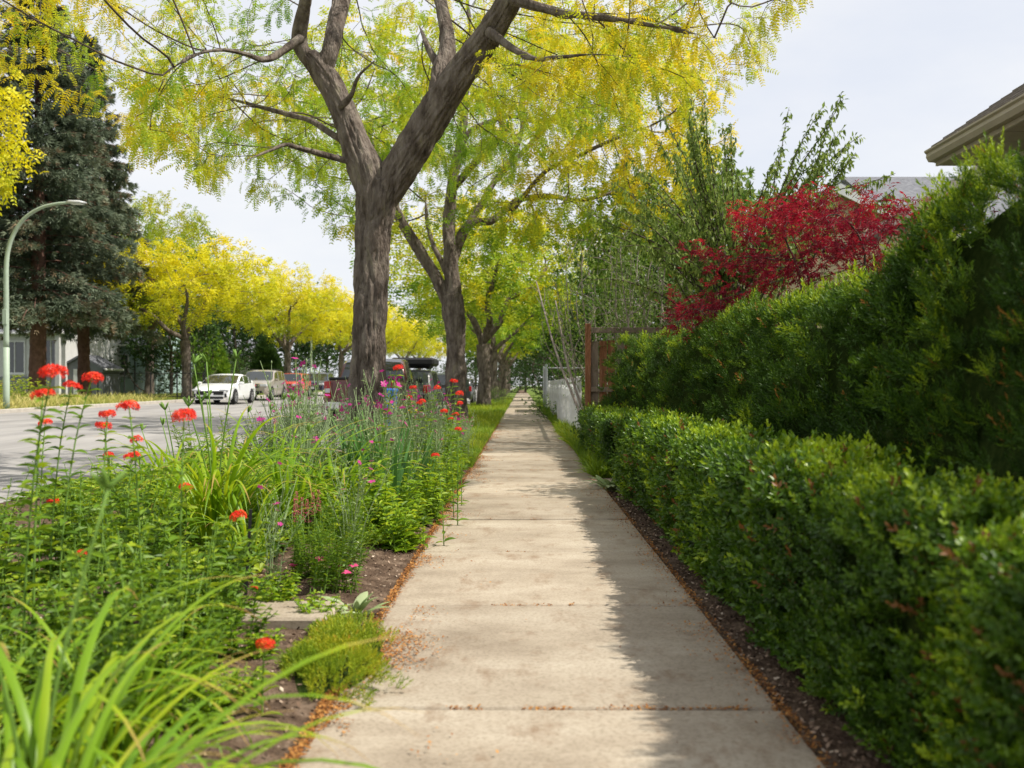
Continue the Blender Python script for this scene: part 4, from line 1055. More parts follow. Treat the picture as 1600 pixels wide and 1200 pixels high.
# big blue spruces on the left
def spruce(seed, h, r, zlow):
    g = np.random.default_rng(seed); root = empty('spruce_tree')
    mb = MB(); bark_tube(mb, [[0, 0, -0.2], [0.02, 0, 1.0], [0.05, 0.05, h * 0.5], [0, 0, h]], [0.46, 0.40, 0.24, 0.03], 18, 0.15, 0.02, seed, knots=2)
    mb.build('trunk', M['spruce_bark'], root, True)
    mb = MB(); P, D, Hh = [], [], []
    z = zlow
    while z < h * 0.98:
        nb = 7
        for q in range(nb):
            a = g.uniform(0, 2 * PI); L = r * ((h - z) / (h - zlow)) ** 0.8 * g.uniform(0.75, 1.1) + 0.2; drop = 0.28 * L * (1 - z / h)
            pts = [np.array([math.cos(a) * L * t, math.sin(a) * L * t, z + 0.15 * L * t - drop * t * t * 1.6 + 0.10 * L * max(0, t - 0.75)]) for t in np.linspace(0, 1, 6)]
            mb.tube(pts, np.linspace(0.05, 0.012, 6), 4, cap=False)
            n = int(26 * L); t = g.random(n) ** 0.6 * 0.93 + 0.07
            B = np.stack([np.interp(t, np.linspace(0, 1, 6), np.array(pts)[:, i]) for i in range(3)], -1)
            side = g.normal(size=n) * 0.22 * L * (1.05 - t) ** 0.5 * 0.9
            B += np.stack([-math.sin(a) * side, math.cos(a) * side, -np.abs(g.normal(size=n)) * 0.22 - 0.06 * np.abs(side)], -1)
            P.append(B); D.append(np.stack([math.cos(a) + -math.sin(a) * side * 1.2, math.sin(a) + math.cos(a) * side * 1.2, np.full(n, -0.35)], -1) + g.normal(size=(n, 3)) * 0.25)
            Hh.append(np.clip(0.25 + 0.6 * t * g.uniform(0.4, 1.2) + g.normal(size=n) * 0.12 + (g.random(n) < 0.08) * 0.4, 0, 1))
        z += 0.42 * g.uniform(0.8, 1.2)
    mb.build('branches', M['spruce_bark'], root, True)
    P, D, Hh = np.concatenate(P), norm(np.concatenate(D)), np.concatenate(Hh)
    cl = Cloud(); cl.add(tuft, P, frames(D, (0, 0, 1), g.uniform(-3, 3, len(P))), 0.30 * g.uniform(0.7, 1.35, len(P)), Hh)
    o = cl.build('crown', M['spruce'], root); print('spruce tris', len(o.data.polygons) * 2)
    root['category'] = 'tree'
    return root
sp = spruce(5, 21, 4.6, 4.3)
spot(sp, (-22.9, 46, bz(-22.9, 46)), 0, 1.0, 'huge blue grey spruce with thick brown trunk behind the lamp post', 'spruces across the street')
spot(sp, (-23.4, 52, bz(-23.4, 52)), 2.0, (0.85, 0.85, 0.95), 'slimmer spruce just right of the huge one', 'spruces across the street')

# ------------------------------------------------------------------ red maple and upright green tree behind the hedge
def maple(loc):
    g = np.random.default_rng(19); root = empty('japanese_maple', loc)
    pos = []; par = []
    for s in range(4):
        prev = -1; a = s * 1.6 + 0.3
        for q in range(6):
            t = q / 5; pos.append([math.cos(a) * 0.5 * t, math.sin(a) * 0.5 * t, 0.02 + 2.2 * t]); par.append(prev); prev = len(pos) - 1
    at = []
    for k in range(19):       # flat layered sprays
        a = g.uniform(0, 2 * PI); r = g.uniform(0.25, 1.15); c = np.array([math.cos(a) * r * 1.15, math.sin(a) * r, g.uniform(1.75, 2.95) - 0.30 * (r - 0.6)])
        n = 60; u = g.normal(size=(n, 3)) * np.array([0.34, 0.34, 0.055]); u[:, 2] -= 0.16 * np.hypot(u[:, 0], u[:, 1]); at.append(c + u)
    n = 44; u = np.stack([np.linspace(0.2, 1.75, n) + g.normal(size=n) * 0.08, g.normal(size=n) * 0.22, np.linspace(2.45, 3.0, n) + g.normal(size=n) * 0.05], -1); at.append(u)
    n = 44; u = np.stack([-np.linspace(0.2, 1.75, n) + g.normal(size=n) * 0.08, g.normal(size=n) * 0.25, np.linspace(2.15, 1.92, n) + g.normal(size=n) * 0.06], -1); at.append(u)
    at = np.concatenate(at)
    pos, pr = colonize(pos, par, at, 0.11, 1.2, 0.15, 60, (0, 0, 0), 4000); R = np.minimum(radii(pr, 0.003), 0.04)
    mb = MB(); twig_mesh(mb, pos, pr, R, 0); mb.build('branches', M['twig'], root, True)
    sel = (R < 0.007) & (pos[:, 2] > 0.9); p = pos[sel]; d = (pos - pos[np.maximum(pr, 0)])[sel] * np.array([1, 1, 0.3])
    hue = np.clip(0.45 + 1.2 * (fbm(p * 2.5, 3, 2) - 0.5) + 0.2 * (p[:, 2] - 2.0), 0, 1)
    cl = Cloud(); frond_cloud(cl, [T_palm(1, 7), T_palm(1, 5)], p, d, 7, 0.5, 0.066, hue, 0.25, 0.06)
    o = cl.build('crown', M['maple'], root); print('maple faces', len(o.data.polygons))
    tag(root, 'crimson Japanese maple with layered leaves above the yew hedge', 'tree'); return root
maple((3.1, 9.6, 0.0)).scale = (0.86, 0.86, 1.0)

def shoot_tree(loc):
    g = np.random.default_rng(77); root = empty('cherry_tree', loc)
    mb = MB(); mb.tube([[0, 0, -0.1], [0.05, 0, 1.0], [0, 0.05, 2.2]], [0.14, 0.11, 0.10], 10)
    cl = Cloud(); lf = [T_rhomb(1, 0.46, 0.1)]
    for k in range(105):
        a = g.uniform(0, 2 * PI); el = g.uniform(0.15, 1.05); L = g.uniform(1.7, 3.1)
        p = np.array([math.cos(a) * 0.25, math.sin(a) * 0.25, 1.5 + g.uniform(0, 1.1)]); d = np.array([math.cos(a) * math.cos(el), math.sin(a) * math.cos(el), math.sin(el)])
        pts = [p]
        for q in range(9):
            d = norm(d + g.normal(size=3) * 0.09 + np.array([0, 0, 0.05 if q < 4 else -0.03])); p = p + d * L / 9; pts.append(p)
        pts = np.array(pts); mb.tube(pts, np.linspace(0.022, 0.004, 10), 4, cap=False)
        n = int(L * 62); t = g.random(n) ** 0.8
        B = np.stack([np.interp(t, np.linspace(0, 1, 10), pts[:, i]) for i in range(3)], -1) + g.normal(size=(n, 3)) * 0.03
        dd = norm(d * 0.25 + g.normal(size=(n, 3)) * 0.55 + np.array([0, 0, -0.7]))
        cl.add(lf[0], B, frames(dd, (0, 0, 1), g.uniform(-1, 1, n)), g.uniform(0.075, 0.125, n), np.clip(0.5 + g.normal(size=n) * 0.25, 0, 1))
    mb.build('branches', M['twig'], root, True); cl.build('crown', M['cherry'], root)
    tag(root, 'green tree with long arching leafy shoots against the white sky', 'tree'); return root
shoot_tree((3.7, 16.6, 0.0)).scale = (0.88, 0.88, 1.25)

# ------------------------------------------------------------------ vehicles
M['tyre'] = flat('tyre_rubber', (0.02, 0.02, 0.02), 0.85)
M['rim'] = flat('alloy_rim', (0.45, 0.45, 0.46), 0.35, metal=0.8)
M['glass'] = glass_mat('car_glass', (0.018, 0.024, 0.026))
M['trim'] = flat('black_trim', (0.018, 0.018, 0.02), 0.55)
M['chrome'] = flat('bright_trim', (0.6, 0.6, 0.6), 0.2, metal=0.9)
M['lamp_clear'] = flat('headlight_lens', (0.55, 0.57, 0.60), 0.1, spec=0.7)
M['lamp_red'] = flat('tail_light_lens', (0.40, 0.01, 0.012), 0.15, spec=0.6)
M['plate'] = flat('number_plate', (0.7, 0.7, 0.72), 0.5)
M['amber'] = flat('amber_lens', (0.6, 0.2, 0.02), 0.2)

def car(name, label, spec, loc, rz, colour, group='cars parked along the street'):
    """front of the car points to -Y before rotation"""
    root = empty(name, loc, rz)
    L, Wd, zb = spec['L'], spec['W'], spec.get('zb', 0.24)
    top, belt, plan = np.array(spec['top']), np.array(spec['belt']), np.array(spec.get('plan', [(-L/2, 0.80), (-L/2 + 0.25, 0.93), (-L/2 + 0.8, 1.0), (L/2 - 0.7, 1.0), (L/2 - 0.15, 0.95), (L/2, 0.86)]))
    ys = set(np.linspace(-L/2, L/2, 46)); ys |= set(top[:, 0])
    for a, b in [spec['ws'], spec['rw']] + spec['sw']: ys |= {a, b}
    ys = np.array(sorted(y for y in ys if -L/2 <= y <= L/2)); ys = ys[np.concatenate([[True], np.diff(ys) > 0.012])]
    rings = []
    for y in ys:
        zt = np.interp(y, top[:, 0], top[:, 1]); zbt = np.interp(y, belt[:, 0], belt[:, 1]); w = Wd/2 * np.interp(y, plan[:, 0], plan[:, 1])
        e = max(0, (abs(y) - (L/2 - 0.16)) / 0.16)
        lo = zb + 0.14 * e; gh = zt - zbt
        if gh > 0.06:
            rin = spec.get('tumble', 0.16) * min(1, gh / 0.5); wr = w - rin
            row = [(w*0.90, lo), (w*0.985, lo+0.10), (w, lo+0.34*(zbt-lo)), (w*0.995, lo+0.75*(zbt-lo)), (w*0.965, zbt), (wr+0.02, zt-0.055-0.02*gh), (wr-0.06, zt-0.012), (wr*0.5, zt+0.012), (0, zt+0.018)]
        else:
            zz = min(zbt, zt - 0.03)
            row = [(w*0.90, lo), (w*0.985, lo+0.10), (w, lo+0.34*(zz-lo)), (w*0.995, lo+0.75*(zz-lo)), (w*0.965, zz), (w*0.90, zt-0.012), (w*0.80, zt), (w*0.45, zt+0.012), (0, zt+0.015)]
        rings.append(row)
    rings = np.array(rings); nr, k = rings.shape[0], rings.shape[1]
    full = np.zeros((nr, 2*k - 1, 3))
    full[:, :k, 0] = rings[:, :, 0]; full[:, :k, 2] = rings[:, :, 1]
    full[:, k:, 0] = -rings[:, k-2::-1, 0]; full[:, k:, 2] = rings[:, k-2::-1, 1]; full[:, :, 1] = ys[:, None]
    V = full.reshape(-1, 3); kk = 2*k - 1
    groups = {'body': [], 'windshield': [], 'rear_window': [], 'side': {}}
    for i in range(nr - 1):
        ym = (ys[i] + ys[i+1]) / 2
        for j in range(kk - 1):
            f = [i*kk + j, i*kk + j + 1, (i+1)*kk + j + 1, (i+1)*kk + j]
            jj = j if j < k - 1 else (kk - 2 - j)
            key = 'body'
            if jj == 4:
                for a, b in spec['sw']:
                    if a <= ym <= b: key = ('side', a, j < k - 1)
            elif jj >= 6 or jj == 5:
                if spec['ws'][0] <= ym <= spec['ws'][1] and jj >= 6: key = 'windshield'
                if spec['rw'][0] <= ym <= spec['rw'][1] and jj >= 6: key = 'rear_window'
            if isinstance(key, tuple): groups['side'].setdefault(key, []).append(f)
            else: groups[key].append(f)
    def emit(nm, faces, mat, par_):
        faces = np.array(faces); u, inv = np.unique(faces, return_inverse=True)
        return link(nm, make_mesh(nm, V[u], [inv.reshape(faces.shape)], mat, None, True), par_)
    n = kk
    ends = [[0] + [] ]
    body = emit('body', groups['body'], colour, root)
    # closed nose and tail
    for i, nm in ((0, 'front_panel'), (nr - 1, 'rear_panel')):
        P = full[i]; c = P.mean(0); mb = MB(); Vv = np.concatenate([P, [c]]); q = len(P)
        mb.add(Vv, None, [[a, (a + 1) % q, q] if i else [(a + 1) % q, a, q] for a in range(q)]); mb.build(nm, colour, root)
    if groups['windshield']: emit('windshield', groups['windshield'], M['glass'], root)
    if groups['rear_window']: emit('rear_window', groups['rear_window'], M['glass'], root)
    for fs in groups['side'].values(): emit('side_window', fs, M['glass'], root)
    # wheels
    wr = spec.get('wheel', 0.33)
    for sy in spec.get('axles', (-L*0.30, L*0.29)):
        for sx in (-1, 1):
            arch = MB(); xs = sx * (Wd/2 + 0.004)
            a = np.linspace(-0.12, PI + 0.12, 14); ro = wr + 0.075
            Vv = [[xs, sy, wr]] + [[xs, sy + ro*math.cos(t), wr + ro*math.sin(t)] for t in a] + [[xs - sx*0.25, sy + ro*math.cos(t), wr + ro*math.sin(t)] for t in a]
            arch.add(Vv, [[1+i, 2+i, 16+i, 15+i] for i in range(13)], [[0, i+1, i+2] for i in range(13)])
            arch.build('wheel_arch', M['trim'], root)
            wh = MB().lathe([(wr*0.62, -0.10), (wr*0.93, -0.105), (wr, -0.08), (wr, 0.08), (wr*0.93, 0.105), (wr*0.62, 0.10)], 22, 'x', (sx*(Wd/2 - 0.075), sy, wr)).build('wheel', M['tyre'], root, True)
            rim = MB(); xo = sx*(Wd/2 + 0.02)
            for q in range(5):
                t = q * 2*PI/5 + 0.3; rim.box((xo, sy + 0.31*wr*math.cos(t), wr + 0.31*wr*math.sin(t)), (0.03, wr*0.56, wr*0.17), [[1,0,0],[0,math.cos(t),-math.sin(t)],[0,math.sin(t),math.cos(t)]])
            rim.lathe([(wr*0.56, -0.02), (wr*0.66, -0.02), (wr*0.66, 0.012), (wr*0.56, 0.012), (wr*0.56, -0.02)], 22, 'x', (xo, sy, wr))
            rim.lathe([(0.0, 0.005), (wr*0.14, 0.005), (wr*0.14, -0.03)], 10, 'x', (xo + sx*0.012, sy, wr))
            rim.build('rim', M['rim'], wh)
    # mirrors
    for sx in (-1, 1):
        yb, zz = spec['mirror']
        MB().bevbox((sx*(Wd/2 + 0.09), yb, zz), (0.20, 0.10, 0.14), 0.03).build('mirror', spec.get('mirror_mat', colour), root)
    for (nm, c, sz, mt, bev) in spec['bits']:
        mb = MB(); (mb.bevbox(c, sz, bev) if bev else mb.box(c, sz)); mb.build(nm, M[mt] if mt in M else colour, root)
    tag(root, label, spec['cat'], group)
    return root

def both(nm, c, sz, mt, bev=0.02): return [(nm, (s*c[0], c[1], c[2]), sz, mt, bev) for s in (-1, 1)]
sedan = dict(cat='car', L=4.65, W=1.82, zb=0.2, wheel=0.33, mirror=(-0.75, 0.98),
    top=[(-2.325, 0.62), (-2.2, 0.74), (-1.7, 0.86), (-1.05, 0.96), (-0.2, 1.36), (0.35, 1.43), (0.9, 1.38), (1.75, 1.08), (2.2, 1.02), (2.325, 0.9)],
    belt=[(-2.325, 0.6), (-1.05, 0.93), (0.5, 0.97), (1.75, 1.02), (2.325, 0.88)], ws=(-1.05, -0.2), rw=(0.9, 1.75), sw=[(-0.75, 0.12), (0.18, 0.95), (1.0, 1.35)],
    bits=both('headlight', (0.62, -2.24, 0.66), (0.42, 0.16, 0.09), 'lamp_clear') + both('daytime_light', (0.70, -2.29, 0.42), (0.10, 0.08, 0.2), 'trim') + [('grille', (0, -2.315, 0.52), (1.25, 0.06, 0.17), 'trim', 0.02), ('grille_bar', (0, -2.335, 0.62), (1.3, 0.05, 0.02), 'chrome', 0.006), ('lower_grille', (0, -2.30, 0.30), (1.2, 0.09, 0.12), 'trim', 0.02), ('number_plate', (0, -2.36, 0.45), (0.32, 0.015, 0.15), 'plate', 0), ('bumper_lip', (0, -2.29, 0.235), (1.4, 0.1, 0.04), 'body', 0.01)] + both('tail_light', (0.62, 2.29, 0.86), (0.44, 0.1, 0.1), 'lamp_red'))
suv = dict(cat='car', L=4.6, W=1.86, zb=0.27, wheel=0.36, tumble=0.15, mirror=(-0.75, 1.14),
    top=[(-2.3, 0.78), (-2.2, 0.95), (-1.6, 1.07), (-1.05, 1.12), (-0.35, 1.62), (0.1, 1.70), (1.6, 1.68), (1.95, 1.60), (2.25, 1.05), (2.3, 0.85)],
    belt=[(-2.3, 0.76), (-1.05, 1.08), (1.6, 1.14), (2.3, 0.84)], ws=(-1.05, -0.35), rw=(1.95, 2.22), sw=[(-0.7, 0.18), (0.24, 1.1), (1.16, 1.75)],
    bits=both('headlight', (0.66, -2.2, 0.84), (0.38, 0.2, 0.15), 'lamp_clear') + [('grille', (0, -2.29, 0.80), (0.88, 0.07, 0.20), 'trim', 0.02), ('grille_bar', (0, -2.315, 0.80), (0.86, 0.05, 0.035), 'chrome', 0.008), ('lower_grille', (0, -2.28, 0.46), (1.2, 0.1, 0.14), 'trim', 0.02), ('number_plate', (0, -2.34, 0.58), (0.32, 0.015, 0.15), 'plate', 0)] + both('fog_light', (0.68, -2.2, 0.5), (0.16, 0.14, 0.1), 'lamp_clear') + both('roof_rail', (0.62, 0.6, 1.745), (0.035, 1.9, 0.03), 'trim', 0.008) + both('tail_light', (0.72, 2.22, 1.0), (0.24, 0.14, 0.32), 'lamp_red') + [('rear_plate', (0, 2.33, 0.85), (0.32, 0.015, 0.15), 'plate', 0), ('rear_bumper', (0, 2.26, 0.48), (1.66, 0.16, 0.22), 'trim', 0.03)])
boxy = dict(suv); boxy.update(W=1.76, L=4.2, tumble=0.11,
    top=[(-2.1, 0.82), (-2.02, 0.98), (-1.5, 1.03), (-0.95, 1.05), (-0.5, 1.52), (0.0, 1.58), (1.7, 1.57), (1.92, 1.5), (2.05, 1.0), (2.1, 0.8)], belt=[(-2.1, 0.8), (-0.95, 1.02), (1.7, 1.06), (2.1, 0.79)], ws=(-0.95, -0.5), rw=(1.92, 2.04), sw=[(-0.6, 0.15), (0.21, 0.95), (1.01, 1.7)],
    bits=both('headlight', (0.60, -2.06, 0.80), (0.24, 0.14, 0.15), 'lamp_clear') + [('grille', (0, -2.08, 0.80), (0.80, 0.06, 0.15), 'trim', 0.01), ('front_bumper', (0, -2.12, 0.50), (1.72, 0.18, 0.18), 'trim', 0.02), ('number_plate', (0, -2.22, 0.5), (0.3, 0.015, 0.14), 'plate', 0)] + both('side_marker', (0.78, -2.0, 0.8), (0.08, 0.14, 0.13), 'amber') + both('tail_light', (0.74, 2.05, 0.95), (0.14, 0.1, 0.28), 'lamp_red'))
pick = dict(cat='pickup truck', L=5.7, W=2.0, zb=0.42, wheel=0.39, tumble=0.17, mirror=(-1.25, 1.30), axles=(-1.75, 1.75), mirror_mat=M['trim'],
    plan=[(-2.85, 0.86), (-2.5, 0.96), (-2, 1.0), (2.75, 1.0), (2.85, 0.985)],
    top=[(-2.85, 0.95), (-2.75, 1.12), (-2.0, 1.22), (-1.55, 1.25), (-0.85, 1.82), (-0.3, 1.93), (0.45, 1.91), (0.72, 1.82), (0.88, 1.30), (0.92, 1.28), (2.82, 1.29), (2.85, 1.22)],
    belt=[(-2.85, 0.93), (-1.55, 1.21), (0.88, 1.27), (0.92, 1.25), (2.85, 1.26)], ws=(-1.55, -0.85), rw=(0.46, 0.87), sw=[(-1.2, -0.35), (-0.28, 0.42)],
    bits=[('bed_cover', (0, 1.86, 1.335), (1.76, 1.86, 0.075), 'trim', 0.02), ('tailgate', (0, 2.86, 1.0), (1.52, 0.05, 0.52), 'body', 0.015), ('tailgate_handle', (0, 2.895, 1.10), (0.26, 0.02, 0.08), 'trim', 0.006), ('rear_bumper', (0, 2.93, 0.62), (1.86, 0.18, 0.2), 'chrome', 0.03), ('number_plate', (0, 3.025, 0.64), (0.30, 0.012, 0.15), 'plate', 0), ('grille', (0, -2.86, 0.92), (1.1, 0.05, 0.3), 'trim', 0.02)] + both('tail_light', (0.885, 2.85, 1.04), (0.18, 0.06, 0.44), 'lamp_red', 0.012) + both('reverse_light', (0.885, 2.884, 1.02), (0.14, 0.012, 0.11), 'lamp_clear', 0) + both('headlight', (0.75, -2.76, 0.95), (0.3, 0.12, 0.2), 'lamp_clear'))
bigsuv = dict(suv); bigsuv.update(L=4.9, W=1.95, bits=suv['bits'] + [('roof_box', (-0.15, 0.5, 1.98), (1.5, 2.1, 0.28), 'trim', 0.07), ('cross_bar', (0, 0.0, 1.80), (1.45, 0.06, 0.05), 'trim', 0.01), ('cross_bar', (0, 1.1, 1.80), (1.45, 0.06, 0.05), 'trim', 0.01), ('red_strap', (0.80, 2.2, 1.42), (0.10, 0.1, 0.36), 'lamp_red', 0.02), ('spare_wheel_cover', (-0.1, 2.36, 0.95), (0.7, 0.18, 0.7), 'trim', 0.08)])

M['white_paint'] = paint('white_car_paint', (0.78, 0.79, 0.80)); M['tan_paint'] = paint('tan_car_paint', (0.34, 0.30, 0.25), 0.3); M['red_paint'] = paint('red_car_paint', (0.55, 0.045, 0.02))
M['navy_paint'] = paint('navy_car_paint', (0.014, 0.02, 0.05), 0.2); M['maroon_paint'] = paint('maroon_truck_paint', (0.10, 0.014, 0.016), 0.2); M['black_paint'] = paint('black_car_paint', (0.02, 0.022, 0.022)); M['grey_paint'] = paint('dark_grey_car_paint', (0.06, 0.07, 0.08), 0.3)
fg, ng = 'cars parked across the street', 'vehicles parked along the near kerb'
rzz = lambda x, y: float(road_z(x, y)) + 0.004
for nm, lb, sp_, x, yf, c, g_ in [
    ('parked_sedan', 'white sedan facing the camera across the street', sedan, -14.35, 44.8, 'white_paint', fg), ('parked_suv', 'tan sport utility car parked right behind the white sedan', suv, -14.9, 53.6, 'tan_paint', fg),
    ('parked_suv', 'small boxy red car between tan and navy cars', boxy, -15.35, 63.0, 'red_paint', fg), ('parked_suv', 'dark navy sport utility car left of the nearest trunk', suv, -15.2, 70.5, 'navy_paint', fg)]:
    car(nm, lb, sp_, (x, yf + sp_['L']/2, rzz(x, yf + 2)), 0.0, M[c], g_)
for nm, lb, sp_, x, yr, c in [
    ('pickup_truck', 'maroon pickup truck seen from behind beyond the nearest trunk', pick, -4.22, 25.6, 'maroon_paint'), ('parked_suv', 'black sport utility car with a roof box ahead of the pickup', bigsuv, -3.92, 32.6, 'black_paint'),
    ('parked_suv', 'dark grey car parked beside the second street tree', suv, -3.75, 41.0, 'grey_paint'), ('parked_suv', 'dark car with pale roof seen beside the third street tree', boxy, -3.75, 57.0, 'black_paint')]:
    car(nm, lb, sp_, (x, yr + sp_['L']/2, rzz(x, yr)), 0.0 if False else PI, M[c], ng)

# blue bin on the verge by the pickup
bb = empty('wheeled_bin', (-3.0, 21.6, road_z(-3.0, 21.6)))
M['blue_plastic'] = flat('blue_plastic', (0.02, 0.16, 0.62), 0.4)
MB().add([[-.17,-.2,.05],[.17,-.2,.05],[.17,.2,.05],[-.17,.2,.05],[-.21,-.25,1.02],[.21,-.25,1.02],[.21,.25,1.02],[-.21,.25,1.02]], [[0,3,2,1],[4,5,6,7],[0,1,5,4],[1,2,6,5],[2,3,7,6],[3,0,4,7]]).build('body', M['blue_plastic'], bb)
MB().bevbox((0, 0, 1.07), (0.47, 0.56, 0.10), 0.03).build('lid', M['blue_plastic'], bb)
for s in (-1, 1): MB().lathe([(0.0, -0.025), (0.1, -0.025), (0.1, 0.025), (0.0, 0.025)], 14, 'x', (s*0.2, 0.2, 0.1)).build('wheel', M['tyre'], bb)
tag(bb, 'blue plastic wheeled bin at the kerb behind the nearest trunk', 'bin')

# ------------------------------------------------------------------ street lamps
M['lamp_pole'] = flat('pale_green_steel', (0.36, 0.44, 0.35), 0.5, spec=0.4)
M['lamp_head'] = flat('lamp_housing', (0.55, 0.56, 0.56), 0.4)
M['lamp_lens'] = flat('lamp_lens', (0.75, 0.76, 0.76), 0.3)
lampo = empty('street_lamp', (-16.95, 32.0, bz(-16.95, 32)))
MB().tube([[0, 0, -0.1], [0, 0, 0.4], [0, 0, 2.0]], [0.105, 0.10, 0.098], 14).build('lower_pole', M['lamp_pole'], lampo, True)
pts = [[0, 0, 1.98], [0, 0, 3.6], [0, 0, 4.6], [0.06, 0, 5.2], [0.25, 0, 5.75], [0.6, 0, 6.25], [1.1, 0, 6.58], [1.6, 0, 6.72], [2.05, 0, 6.77]]
Pc = catmull(pts, 6); MB().tube(Pc, np.interp(np.arange(len(Pc)), [0, len(Pc) - 1], [0.085, 0.045]), 12).build('pole', M['lamp_pole'], lampo, True)
hd = MB().add(*(lambda a: (a[0] * np.array([1, 1, 0.55]) + np.array([2.3, 0, 6.77]), a[1]))((np.array([[-0.32, -.05, -.03], [-.2, -.13, -.06], [.15, -.15, -.06], [.32, -.07, -.03], [.32, .07, -.03], [.15, .15, -.06], [-.2, .13, -.06], [-.32, .05, -.03], [-.32, -.04, .05], [-.2, -.11, .12], [.15, -.12, .10], [.32, -.06, .02], [.32, .06, .02], [.15, .12, .10], [-.2, .11, .12], [-.32, .04, .05]]), [[i, (i+1) % 8, 8 + (i+1) % 8, 8 + i] for i in range(8)] + [[8, 9, 14, 15], [9, 10, 13, 14], [10, 11, 12, 13], [7, 6, 1, 0], [6, 5, 2, 1], [5, 4, 3, 2]]))).build('lamp_head', M['lamp_head'], lampo, True)
MB().bevbox((2.32, 0, 6.72), (0.34, 0.2, 0.03), 0.01).build('lens', M['lamp_lens'], hd)
MB().bevbox((0, -0.1, 3.0), (0.14, 0.06, 0.5), 0.01).build('junction_box', M['lamp_pole'], lampo)
tag(lampo, 'pale green street lamp with a curved arm at the left edge', 'street lamp', 'street lamps')
dup(lampo, (-17.3, 80, bz(-17.3, 80)), 0.0, 1.0, 'distant street lamp pole between the golden trees', 'street lamps')

# ------------------------------------------------------------------ houses across the street
M['white_wall'] = flat('white_stucco', (0.58, 0.58, 0.57), 0.9, scale=3.0); M['grey_wall'] = flat('grey_base_wall', (0.22, 0.23, 0.25), 0.9)
M['blue_wall'] = flat('pale_blue_siding', (0.36, 0.48, 0.47), 0.8, scale=2.0); M['shingle'] = surf_mat('grey_shingle', [(0.3, (0.105, 0.11, 0.125)), (0.5, (0.155, 0.16, 0.178)), (0.7, (0.215, 0.22, 0.24))], 9.0, 0.9, 0.6, 30, stretch=(1, 1, 3), spec=0.15)
M['brown_shingle'] = surf_mat('brown_shingle', [(0.3, (0.10, 0.088, 0.08)), (0.5, (0.16, 0.14, 0.125)), (0.7, (0.23, 0.20, 0.18))], 12.0, 0.9, 0.6, 30, spec=0.15)
M['white_trim'] = flat('white_trim', (0.72, 0.72, 0.72), 0.6); M['beige'] = flat('beige_gutter', (0.42, 0.375, 0.31), 0.5); M['beige_wall'] = flat('beige_siding', (0.50, 0.46, 0.39), 0.8); M['soffit'] = flat('soffit_panel', (0.36, 0.32, 0.265), 0.7)
M['window_glass'] = glass_mat('window_glass', (0.03, 0.04, 0.045)); M['tan'] = flat('tan_siding', (0.50, 0.40, 0.27), 0.8)

def window(par, x, y, z, w, h, face=-1, mull=True):
    f = MB()
    f.box((x, y + face*0.03, z + h/2), (w + 0.16, 0.06, 0.08)).box((x, y + face*0.03, z - h/2), (w + 0.16, 0.06, 0.08))
    f.box((x - w/2 - 0.04, y + face*0.03, z), (0.08, 0.06, h - 0.08)).box((x + w/2 + 0.04, y + face*0.03, z), (0.08, 0.06, h - 0.08))
    if mull: f.box((x, y + face*0.025, z), (0.06, 0.05, h - 0.08))
    fr = f.build('window', M['white_trim'], par)
    MB().box((x, y + face*0.005, z), (w, 0.02, h - 0.08)).build('pane', M['window_glass'], fr)
    MB().box((x, y + face*0.05, z - h/2 - 0.07), (w + 0.24, 0.12, 0.05)).build('sill', M['white_trim'], fr)
def gable_house(name, label, loc, w, d, hw, pitch, wall, roof, over=0.4, ridge='x'):
    root = empty(name, loc)
    mb = MB(); mb.box((0, 0, hw/2 - 0.2), (w, d, hw + 0.4))
    if ridge == 'x': mb.poly_prism([(-d/2, hw), (d/2, hw), (0, hw + pitch*d/2)], -w/2, w/2, 'x')
    else: mb.poly_prism([(-w/2, hw), (w/2, hw), (0, hw + pitch*w/2)], -d/2, d/2, 'y')
    mb.build('wall', wall, root)
    half = (d if ridge == 'x' else w)/2; ln = (w if ridge == 'x' else d)/2 + over; rf = MB(); t = 0.14
    a = half + over; e = hw - pitch*over
    pr = [(-a, e + 0.02), (0, hw + pitch*half + 0.02), (a, e + 0.02), (a, e + 0.02 + t), (0, hw + pitch*half + 0.02 + t), (-a, e + 0.02 + t)]
    for (i, j, k2, l2) in ((0, 1, 4, 5), (1, 2, 3, 4)):
        rf.poly_prism([pr[i], pr[j], pr[k2], pr[l2]], -ln, ln, 'x' if ridge == 'x' else 'y')
    rr = rf.build('roof', roof, root)
    for s in (-1, 1):
        c = (0, s*(a + 0.045), e + 0.06) if ridge == 'x' else (s*(a + 0.045), 0, e + 0.06)
        MB().bevbox(c, (2*ln, 0.09, 0.13) if ridge == 'x' else (0.09, 2*ln, 0.13), 0.02).build('gutter', M['white_trim'], rr)
    tag(root, label, 'house'); return root
hw_ = gable_house('white_house', 'white stucco house with grey base behind the huge spruce', (-33.2, 62, bz(-33.2, 62)), 12.0, 8, 3.6, 0.35, M['white_wall'], M['shingle'])
MB().box((0, -4.03, 0.3), (12.06, 0.06, 1.3)).build('base_course', M['grey_wall'], hw_)
window(hw_, 3.0, -4.0, 2.1, 1.1, 1.9); window(hw_, -2.0, -4.0, 2.1, 1.5, 1.9); window(hw_, 5.15, -4.0, 2.3, 0.8, 1.7)
MB().box((4.45, -4.5, 1.7), (0.25, 0.25, 3.6)).build('porch_column', M['white_wall'], hw_); MB().box((5.8, -4.5, 1.7), (0.25, 0.25, 3.6)).build('porch_column', M['white_wall'], hw_)
MB().bevbox((5.1, -4.5, 3.6), (2.0, 0.8, 0.25), 0.03).build('porch_beam', M['white_trim'], hw_)
hb = gable_house('blue_house', 'pale blue house with grey roof behind the chain link fence', (-29.6, 70, bz(-29.6, 70)), 9.6, 8, 3.2, 0.32, M['blue_wall'], M['shingle'])
